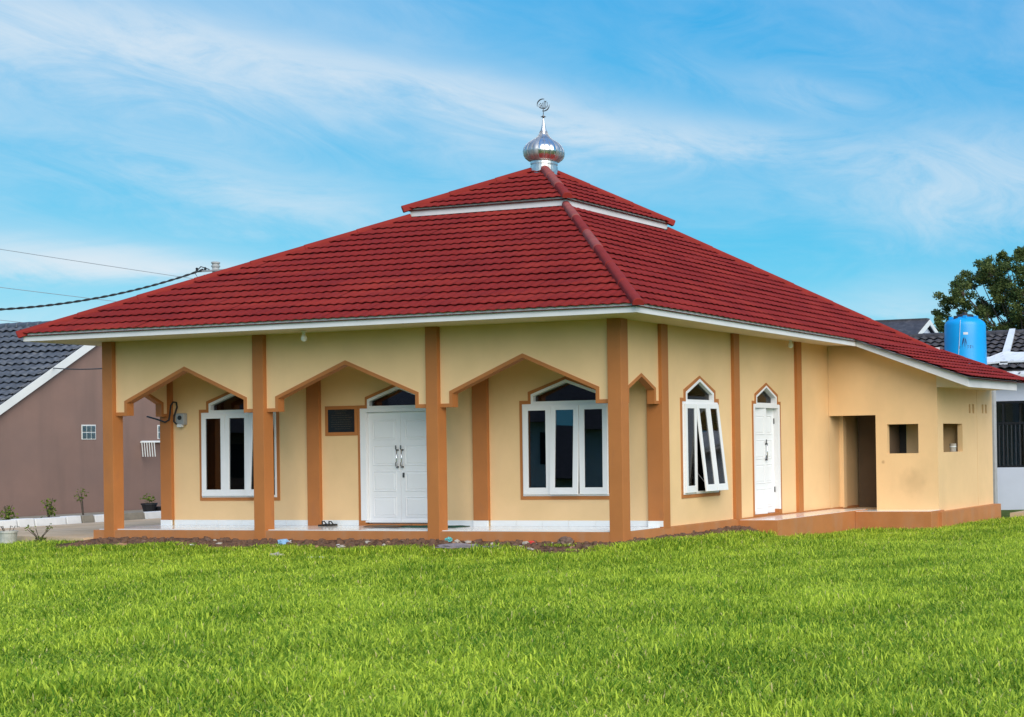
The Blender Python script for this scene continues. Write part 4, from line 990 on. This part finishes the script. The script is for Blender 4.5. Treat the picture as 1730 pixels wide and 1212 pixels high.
strokes = {'P': [[(0, 0), (0, 1)], [(0, 1), (.5, 1), (.62, .85), (.62, .65), (.5, .5), (0, .5)]], 'e': [[(0, .35), (.5, .35), (.5, .55), (.35, .68), (.12, .65), (0, .45), (0, .2), (.15, 0), (.5, .06)]],
           'n': [[(0, 0), (0, .68)], [(0, .5), (.2, .68), (.42, .66), (.5, .5), (.5, 0)]], 'g': [[(.5, .55), (.3, .68), (.1, .6), (0, .35), (.1, .08), (.3, 0), (.5, .12)], [(.5, .68), (.5, -.15), (.35, -.3), (.05, -.26)]],
           'u': [[(0, .68), (0, .18), (.12, 0), (.35, 0), (.5, .15)], [(.5, .68), (.5, 0)]], 'i': [[(0, 0), (0, .68)], [(0, .84), (0, .96)]]}
polys = []; sx = -.215; H_ = .088
for ch in 'Penguin':
    for pl in strokes[ch]:
        pl = [(sx+p[0]*H_*.85, .50+p[1]*H_) for p in pl]
        for a, b in zip(pl, pl[1:]):
            q = seg(a, b, .027)
            if q: polys.append(q)
    sx += H_*.85*(.82 if ch == 'P' else .28 if ch == 'i' else .70)
decal(polys, 'wordmark', 'tank_print')
mk = [[(-.085, .66), (-.025, .66), (-.022, .76), (-.026, .86), (-.045, .93), (-.07, .86), (-.092, .75)], [(.0, .66), (.032, .66), (.036, .76), (.018, .86), (-.018, .93), (-.008, .86), (.004, .76)]]
for s0, s1, z in ((-.20, -.10, .68), (-.19, -.10, .65), (.05, .20, .70), (.06, .20, .66), (-.08, .19, .625)):
    pts = [(s0+(s1-s0)*i/8, z+.008*sin(i*1.6)) for i in range(9)]; mk += [seg(a, b, .022) for a, b in zip(pts, pts[1:])]
decal(mk, 'emblem', 'tank_print')
decal([[(-.05+.02*i, .99), (-.05+.02*(i+1), .99), (-.05+.02*(i+1), 1.05), (-.05+.02*i, 1.05)] for i in range(6)], 'sticker', 'sticker')
MB().tube([on_tank(-.12, 1.36, .0), on_tank(-.13, 1.22, .01), on_tank(-.15, .85, .012), on_tank(-.19, .4, .012), on_tank(-.24, 0, .012)], .007, 6).build('hose', 'hose', tk)

tr = thing('leafy_tree', (-4.3, 36, -.4), 'large leafy dark green tree behind the white house', 'tree')
tw = MB(); base = V((-4.2, 36, -.4)); tw.tube([base, base+V((.05, 0, 2.0)), base+V((-.1, .1, 3.6)), base+V((0, .1, 5.2))], [.30, .24, .20, .15], 10)
lf_ = MB(); lf_.tone = []
TRr = random.Random(21)
clumps = [(-8.25, 5.75, .35), (-7.95, 6.6, .45), (-7.75, 7.25, .5), (-7.5, 7.8, .42), (-7.05, 7.05, .5), (-6.95, 8.1, .5), (-6.3, 8.1, .55), (-6.45, 7.3, .55), (-5.75, 8.75, .42), (-5.3, 8.95, .38), (-5.45, 8.1, .6), (-4.6, 9.1, .5), (-4.1, 8.9, .5),
          (-4.75, 8.2, .65), (-5.1, 7.3, .65), (-4.3, 7.5, .6), (-5.8, 6.6, .6), (-6.8, 6.4, .5), (-7.5, 6.1, .45), (-6.2, 5.8, .6), (-5.0, 6.3, .7), (-4.2, 6.4, .6), (-4.6, 5.5, .7), (-5.6, 5.2, .6), (-7.0, 5.4, .5), (-3.4, 8.6, .6), (-3.2, 7.6, .6), (-3.4, 6.6, .6), (-2.5, 8.1, .55), (-2.2, 7.2, .55), (-1.6, 6.5, .5), (-2.6, 6.0, .6), (-1.2, 7.0, .45), (-3.4, 5.4, .6), (-.9, 6.0, .4)]
for cx, cz, r in clumps:
    for dy in ((-.9, .9) if r > .5 else (TRr.uniform(-.7, .7),)):
        cc = V((cx+TRr.uniform(-.15, .15), 36+dy+TRr.uniform(-.5, .5), cz+TRr.uniform(-.1, .1)))
        st0 = base+V((0, .1, 3.2+TRr.uniform(0, 1.8))); mid = st0.lerp(cc, .5)+V((0, 0, .25))
        tw.tube([st0, mid, cc], [.06, .035, .012], 5)
        for _ in range(7):
            d = V((TRr.gauss(0, 1), TRr.gauss(0, 1), TRr.gauss(0, .8))).normalized(); e_ = cc+d*r*TRr.uniform(.45, 1.0)
            tw.tube([cc, e_], [.02, .008], 4, cap=False); t0 = TRr.uniform(0, .8)
            leaves(lf_, e_, (r*.40, r*.40, r*.30), int(140*(r/.5)), .115, (max(0, t0-.35), min(1, t0+.35)))
tw.build('trunk', 'bark', tr); lf_.build('crown', 'tree_leaf', tr, recalc=False)

# two houses across the green behind the viewpoint: the verandah panes mirror them
def far_house(x, y, rz, label, wallm):
    h = thing('facing_house', (x, y, -.37), label, 'house', 'houses across the green'); ca, sa = cos(rz), sin(rz)
    T = lambda u, o, z: (x+u*ca-o*sa, y+u*sa+o*ca, z)
    MB().prism(T, [(-5.5, -.5), (5.5, -.5), (5.5, 2.9), (-5.5, 2.9)], 0, -7).build('wall', wallm, h)
    MB().add([T(-6.2, .8, 2.75), T(6.2, .8, 2.75), T(6.2, -7.8, 2.75), T(-6.2, -7.8, 2.75), T(-3, -3.5, 5.4), T(3, -3.5, 5.4)], [(0, 1, 5, 4), (1, 2, 5), (2, 3, 4, 5), (3, 0, 4), (3, 2, 1, 0)]).build('roof', 'grey_tile', h)
    for u in (-3.6, 2.4): MB().prism(T, [(u, .9), (u+1.5, .9), (u+1.5, 2.3), (u, 2.3)], .03, -.02).build('window', 'iron_black', h)
    MB().prism(T, [(-.5, -.3), (.5, -.3), (.5, 2.2), (-.5, 2.2)], .03, -.02).build('door', 'bark', h)
far_house(-23, -33, radians(-35), 'pale house with dark hip roof mirrored in the right verandah window', 'verge_white')
far_house(-41, -40, radians(-42), 'unseen bluish house added to darken the reflection in the glass over the double door', 'bluish_white')  # out of view, added to keep bright sky out of the fanlight reflection
far_house(-38, -22, radians(-50), 'mauve house with dark hip roof mirrored in the left verandah window', 'mauve_wall')

# ------------------------------------------------------------------ overhead lines
pl = thing('utility_pole', (-31.8, 22, -.4), 'concrete utility pole whose top shows above the red roof', 'pole')
MB().tube([(-31.8, 22, -.5), (-31.8, 22, 8.55)], [.17, .12], 12).build('shaft', 'pole_concrete', pl, smooth=True)
MB().lathe([(.15, 0), (.15, .05), (.12, .06), (.12, .12), (.15, .13), (.15, .18), (.1, .2)], (-31.8, 22, 8.4), 14).build('cap', 'pole_concrete', pl)
MB().box(-32.6, -31.0, 21.82, 21.88, 8.22, 8.28).build('crossarm', 'meter_grey', pl)
for dx in (-.75, -.35): MB().lathe([(.03, 0), (.05, .03), (.03, .06), (.05, .09), (.02, .12)], (-31.8+dx, 21.85, 8.28), 10).build('insulator', 'iron_black', pl)
loop = [(-31.95, 21.85, 8.3), (-32.3, 21.8, 8.42), (-32.6, 21.8, 8.2), (-32.4, 21.8, 7.95), (-32.15, 21.82, 8.1)]
MB().tube(loop, .02, 5).build('jumper_wire', 'cable_black', pl)
def sag(P, Q, s_, n=40): return [P.lerp(Q, i/n)-V((0, 0, s_*4*(i/n)*(1-i/n))) for i in range(n+1)]
def wire(P, Q, s_, r, label, mat='cable_black', twist=0):
    pts = sag(V(P), V(Q), s_, 90 if twist else 30); mbw = MB()
    if twist:
        for ph in (0, pi): mbw.tube([p+V((cos(i*.9+ph)*r*.8, 0, sin(i*.9+ph)*r*.8)) for i, p in enumerate(pts)], r, 6)
    else: mbw.tube(pts, r, 5)
    return tag(mbw.build('overhead_wire', mat, None, smooth=True), label, 'wire', 'overhead wires left of the mosque')
def zq(y): return 6.20+.197*(y-13.94)+.0169*(y-13.94)*(y-17.8)
pts = [V((-32.3, 8+13.9*i/160, zq(8+13.9*i/160))) for i in range(161)]; mbw = MB()
for ph in (0, pi): mbw.tube([p+V((cos(i*.8+ph)*.022, 0, sin(i*.8+ph)*.022)) for i, p in enumerate(pts)], .024, 6)
tag(mbw.build('overhead_cable', 'cable_black', None, smooth=True), 'thick twisted black cable running from the utility pole top to the left edge', 'cable')
G = 'thin wires in the sky left of the roof'
wire((-38, 4, 9.6), (-38, 32, 8.6), .10, .011, 'highest thin grey wire in the sky at the left', 'wire_grey')
wire((-38, 4, 8.1), (-38, 32, 7.3), .10, .011, 'middle thin grey wire in the sky at the left', 'wire_grey')
wire((-38, 4, 6.9), (-38, 32, 6.1), .10, .010, 'lowest thin grey wire in the sky at the left', 'wire_grey')
wire((-20.35, 6.15, 3.62), (-11.42, 1.45, 3.35), .10, .013, 'thin black service cable strung between the mauve house and the mosque')

# ------------------------------------------------------------------ rubble and litter along the plinth
RR = random.Random(5)
def rock_mesh(seed, k=1):
    r = random.Random(seed); bm = bmesh.new(); bmesh.ops.create_icosphere(bm, subdivisions=1, radius=1)
    for v in bm.verts: v.co *= r.uniform(.7, 1.2); v.co.z *= .7
    me = bpy.data.meshes.new('stone'); bm.to_mesh(me); bm.free(); return me
rocks = {m_: [] for m_ in ('stone_pale', 'stone_brown', 'stone_dark', 'brick_chip', 'plastic_white')}
for m_ in rocks:
    for q in range(3):
        me = rock_mesh(len(m_)*7+q); me.materials.append(MAT[m_]); rocks[m_].append(me)
# fine crumbs and clods nobody could count
rub = MB()
def crumb(x, y, r):
    z = gz(x, y); a = RR.uniform(0, 6.28); h = r*RR.uniform(.35, .85)
    lo = [(x+r*cos(a+i*1.2566)*RR.uniform(.7, 1.3), y+r*sin(a+i*1.2566)*RR.uniform(.7, 1.3), z-.012) for i in range(5)]
    ox, oy = RR.uniform(-.25, .25)*r, RR.uniform(-.25, .25)*r
    hi = [(x+ox+r*.55*cos(a+.5+i*1.2566)*RR.uniform(.6, 1.3), y+oy+r*.55*sin(a+.5+i*1.2566)*RR.uniform(.6, 1.3), z+h*RR.uniform(.75, 1.15)) for i in range(5)]
    rub.add(lo+hi, [(i, (i+1) % 5, 5+i) for i in range(5)]+[((i+1) % 5, 5+(i+1) % 5, 5+i) for i in range(5)]+[(5, 6, 7, 8, 9)])
for _ in range(11000):
    x, y = RR.uniform(-11.6, 1.0), RR.uniform(-2.0, 3.9)
    if (x < -.02 and y > -.02) or soil_amount(x, y) < RR.uniform(.25, .8): continue
    crumb(x, y, RR.choice((.012, .016, .022, .03, .045, .06)) * RR.uniform(.7, 1.3))
for _ in range(900):
    x, y = RR.choice(((RR.uniform(.86, 1.05), RR.uniform(3.9, 7.5)), (RR.uniform(.85, 2.7), RR.uniform(7.3, 7.5)), (RR.uniform(2.69, 2.9), RR.uniform(7.6, 12)), (RR.uniform(0, .85), RR.uniform(3.75, 3.95))))
    crumb(x, y, RR.uniform(.015, .05))
rb = rub.build('rubble', 'stone_dark', None, recalc=False); tag(rb, 'dark crumbled soil and clods along the mosque plinth', 'soil', kind='stuff')
spots = []
zones = [('before the left arch', -11.0, -7.9), ('before the middle arch', -7.3, -4.2), ('before the right arch', -3.5, -.4)]
words = {'stone_pale': 'pale grey stone', 'stone_brown': 'brown stone', 'brick_chip': 'orange-brown brick chip', 'plastic_white': 'white plastic scrap', 'stone_dark': 'dark clod'}
items = []
for i in range(58):
    m_ = RR.choice(('stone_pale', 'stone_pale', 'stone_brown', 'brick_chip', 'plastic_white', 'stone_brown'))
    zi = RR.choice((0, 1, 1, 2, 2, 2)); nm, xa, xb = zones[zi]
    x = RR.uniform(xa, xb); y = -RR.uniform(.08, .75)
    o = bpy.data.objects.new('stone' if m_ != 'plastic_white' else 'plastic_scrap', RR.choice(rocks[m_])); COL.objects.link(o)
    r = RR.uniform(.03, .065) * (1.2 if m_ == 'stone_pale' else 1); o.scale = (r*RR.uniform(.8, 1.4), r*RR.uniform(.8, 1.2), r*(.8 if m_ != 'plastic_white' else .45)); o.rotation_euler = (RR.uniform(-.4, .4), RR.uniform(-.4, .4), RR.uniform(0, 6.28))
    o.location = (x, y, gz(x, y)+r*.25); items.append((m_, zi, x, y, o))
ORD = ('leftmost', 'second', 'third', 'fourth', 'fifth', 'sixth', 'seventh', 'eighth', 'ninth', 'tenth', 'eleventh', 'twelfth', 'thirteenth', 'fourteenth', 'fifteenth', 'sixteenth', 'seventeenth', 'eighteenth')
for m_ in words:
    for zi, (nm, xa, xb) in enumerate(zones):
        row = sorted([q for q in items if q[0] == m_ and q[1] == zi], key=lambda q: (V((q[2], q[3], 0))-CAM).dot(RT)/(V((q[2], q[3], 0))-CAM).dot(FW))
        for k, q in enumerate(row):
            lab = '%s in the soil strip %s' % (words[m_], nm) if len(row) == 1 else '%s %s%s in the soil strip %s' % (ORD[k], words[m_], '' if k == 0 else ' from left', nm)
            tag(q[4], lab, 'litter' if m_ == 'plastic_white' else 'stone', 'small litter and stones along the plinth')
def blob(name, x, y, sx, sy, sz, m_, label, cat, seed):
    r = random.Random(seed); bm = bmesh.new(); bmesh.ops.create_icosphere(bm, subdivisions=3, radius=1)
    for v in bm.verts:
        n_ = noise.noise(v.co*2.3+V((seed, 0, 0)))*.45+noise.noise(v.co*6+V((0, seed, 0)))*.18; v.co *= 1+n_; v.co.z = max(v.co.z, -.3)
        v.co.x *= sx; v.co.y *= sy; v.co.z *= sz
    me = bpy.data.meshes.new(name); bm.to_mesh(me); bm.free(); me.materials.append(MAT[m_])
    o = bpy.data.objects.new(name, me); COL.objects.link(o); o.location = (x, y, gz(x, y)+sz*.25); tag(o, label, cat)
blob('sack', -2.85, -.60, .46, .12, .07, 'sack', 'crumpled grey-mauve sack lying in the soil before the right arch', 'sack', 3)
blob('sack', -2.15, -.62, .30, .10, .05, 'sack', 'smaller crumpled grey sack piece right of the larger sack', 'sack', 8)
blob('plastic_bag', -6.85, -.32, .11, .08, .07, 'plastic_blue', 'pale blue plastic bag in the soil before the middle arch', 'litter', 4)
blob('plastic_bag', -3.45, -.10, .07, .06, .06, 'plastic_teal', 'teal plastic scrap at the foot of the third column', 'litter', 5)
blob('plastic_bag', -1.75, -.12, .08, .05, .035, 'plastic_red', 'red plastic scrap in the soil before the right arch', 'litter', 6)
blob('stone', -1.05, -.12, .15, .10, .10, 'stone_brown', 'largest brown stone against the plinth right of the red scrap', 'stone', 7)
blob('stone', -10.2, -.75, .16, .09, .05, 'brick_chip', 'flat pinkish stone in the grass edge near the left column', 'stone', 9)
blob('stone', -5.6, -1.75, .15, .10, .09, 'stone_pale', 'large pale stone in the grass before the middle arch', 'stone', 11)
blob('plastic_bag', -4.7, -1.85, .26, .12, .05, 'plastic_white', 'whitish plastic sheet in the grass before the middle arch', 'litter', 12)

# ------------------------------------------------------------------ grass
def blade_patch(seed, n, R, hmin, hmax, wid):
    r = random.Random(seed); g = MB(); g.tone = []
    for _ in range(n):
        a = r.uniform(0, 6.283); rad = R*sqrt(r.random()); x, y = rad*cos(a), rad*sin(a)
        h = r.uniform(hmin, hmax); th_ = r.uniform(0, 6.283); ln = r.uniform(.1, 1.1)*h; w = wid*r.uniform(.6, 1.25)
        d = V((cos(th_), sin(th_), 0)); s_ = V((-d.y, d.x, 0)).lerp(V((r.uniform(-1, 1), r.uniform(-1, 1), 0)), .4).normalized(); p0 = V((x, y, -.01))
        p1 = p0+d*ln*.22+V((0, 0, h*.45)); p2 = p0+d*ln*.6+V((0, 0, h*.82)); p3 = p0+d*ln*1.05+V((0, 0, h*(1.0 if r.random() < .6 else .86)))
        g.add([p0-s_*w*.5, p0+s_*w*.5, p1+s_*w*.5, p1-s_*w*.5, p2+s_*w*.36, p2-s_*w*.36, p3], [(0, 1, 2, 3), (3, 2, 4, 5), (5, 4, 6)])
        tn = min(1, max(0, r.gauss(.52, .36))); 
        if r.random() < .02: tn = 1.4
        g.tone += [tn*.8, tn, min(1, tn*1.1)] if tn < 1.2 else [1.4, 1.4, 1.4]
    me = g.mesh('grass_patch', 'grass_blade', recalc=False)
    return bpy.data.objects.new('grass_patch', me)
patches = [blade_patch(100+i, 270, .36, .045, .105, .0125) for i in range(4)] + [blade_patch(200+i, 210, .34, .06, .14, .0135) for i in range(3)]
pts = []; GR = random.Random(77)
fwd = V((FW.x, FW.y, 0)).normalized(); rgt = V((RT.x, RT.y, 0)).normalized()
stp = .27
for i in range(-90, 90):
    for j in range(-90, 75):
        x = i*stp+GR.uniform(-.11, .11); y = j*stp+GR.uniform(-.11, .11)
        d = V((x-CAM.x, y-CAM.y, 0)); dep = d.dot(fwd); lat = d.dot(rgt)
        if dep < 6.2 or dep > 42: continue
        sx_ = lat/dep*2502.7+1723.7
        if sx_ < -160-700/dep or sx_ > 1890+900/dep: continue
        if (-11.9 < x < .12 and y > -.12) or (0 <= x < .95 and y > 3.8) or (x < 2.85 and x > 0 and y > 7.4): continue
        if x <= -11.7 and y > -.30+(-11.7-x)*.20: continue
        if x > 2.5 and y > 11.9: continue
        if y > 13: continue
        sa = soil_amount(x, y)
        if GR.random() < sa*.95: continue
        pts.append((x, y, gz(x, y), (1-.6*sa)*max(.5, .95+.75*noise.noise(V((x*.9, y*.9, 21)))+.35*noise.noise(V((x*2.6, y*2.6, 5)))), GR.randrange(len(patches)), GR.uniform(0, 6.283)))
lawn_me = bpy.data.meshes.new('grass'); lawn_me.from_pydata([p[:3] for p in pts], [], [])
for nm, k, ty in (('sc', 3, 'FLOAT'), ('kind_id', 4, 'INT'), ('rot', 5, 'FLOAT')):
    at = lawn_me.attributes.new(nm, ty, 'POINT'); at.data.foreach_set('value', [p[k] for p in pts])
lawn = bpy.data.objects.new('grass', lawn_me); COL.objects.link(lawn); tag(lawn, 'bright green lawn in front of the mosque', 'grass', kind='stuff')
ng = bpy.data.node_groups.new('lawn', 'GeometryNodeTree')
ng.interface.new_socket('Geometry', in_out='INPUT', socket_type='NodeSocketGeometry'); ng.interface.new_socket('Geometry', in_out='OUTPUT', socket_type='NodeSocketGeometry')
gi = ng.nodes.new('NodeGroupInput'); go = ng.nodes.new('NodeGroupOutput'); jn = ng.nodes.new('GeometryNodeJoinGeometry')
def attr(nm, ty):
    n_ = ng.nodes.new('GeometryNodeInputNamedAttribute'); n_.data_type = ty; n_.inputs['Name'].default_value = nm; return next(o for o in n_.outputs if o.enabled and o.name == 'Attribute')
kid = attr('kind_id', 'INT'); rot = attr('rot', 'FLOAT'); scl = attr('sc', 'FLOAT')
cb = ng.nodes.new('ShaderNodeCombineXYZ'); ng.links.new(rot, cb.inputs[2])
e2r = ng.nodes.new('FunctionNodeEulerToRotation'); ng.links.new(cb.outputs[0], e2r.inputs[0])
cs = ng.nodes.new('ShaderNodeCombineXYZ'); ng.links.new(scl, cs.inputs[2]); cs.inputs[0].default_value = 1; cs.inputs[1].default_value = 1
for k, po in enumerate(patches):
    cmp_ = ng.nodes.new('FunctionNodeCompare'); cmp_.data_type = 'INT'; cmp_.operation = 'EQUAL'
    ins = [q for q in cmp_.inputs if q.enabled]; ng.links.new(kid, ins[0]); ins[1].default_value = k
    oi = ng.nodes.new('GeometryNodeObjectInfo'); oi.inputs['Object'].default_value = po; oi.inputs['As Instance'].default_value = True
    ip = ng.nodes.new('GeometryNodeInstanceOnPoints'); ng.links.new(gi.outputs[0], ip.inputs['Points']); ng.links.new(cmp_.outputs[0], ip.inputs['Selection'])
    ng.links.new(oi.outputs['Geometry'], ip.inputs['Instance']); ng.links.new(e2r.outputs[0], ip.inputs['Rotation']); ng.links.new(cs.outputs[0], ip.inputs['Scale']); ng.links.new(ip.outputs[0], jn.inputs[0])
ng.links.new(jn.outputs[0], go.inputs[0])
md = lawn.modifiers.new('lawn', 'NODES'); md.node_group = ng
print('grass patches', len(pts))
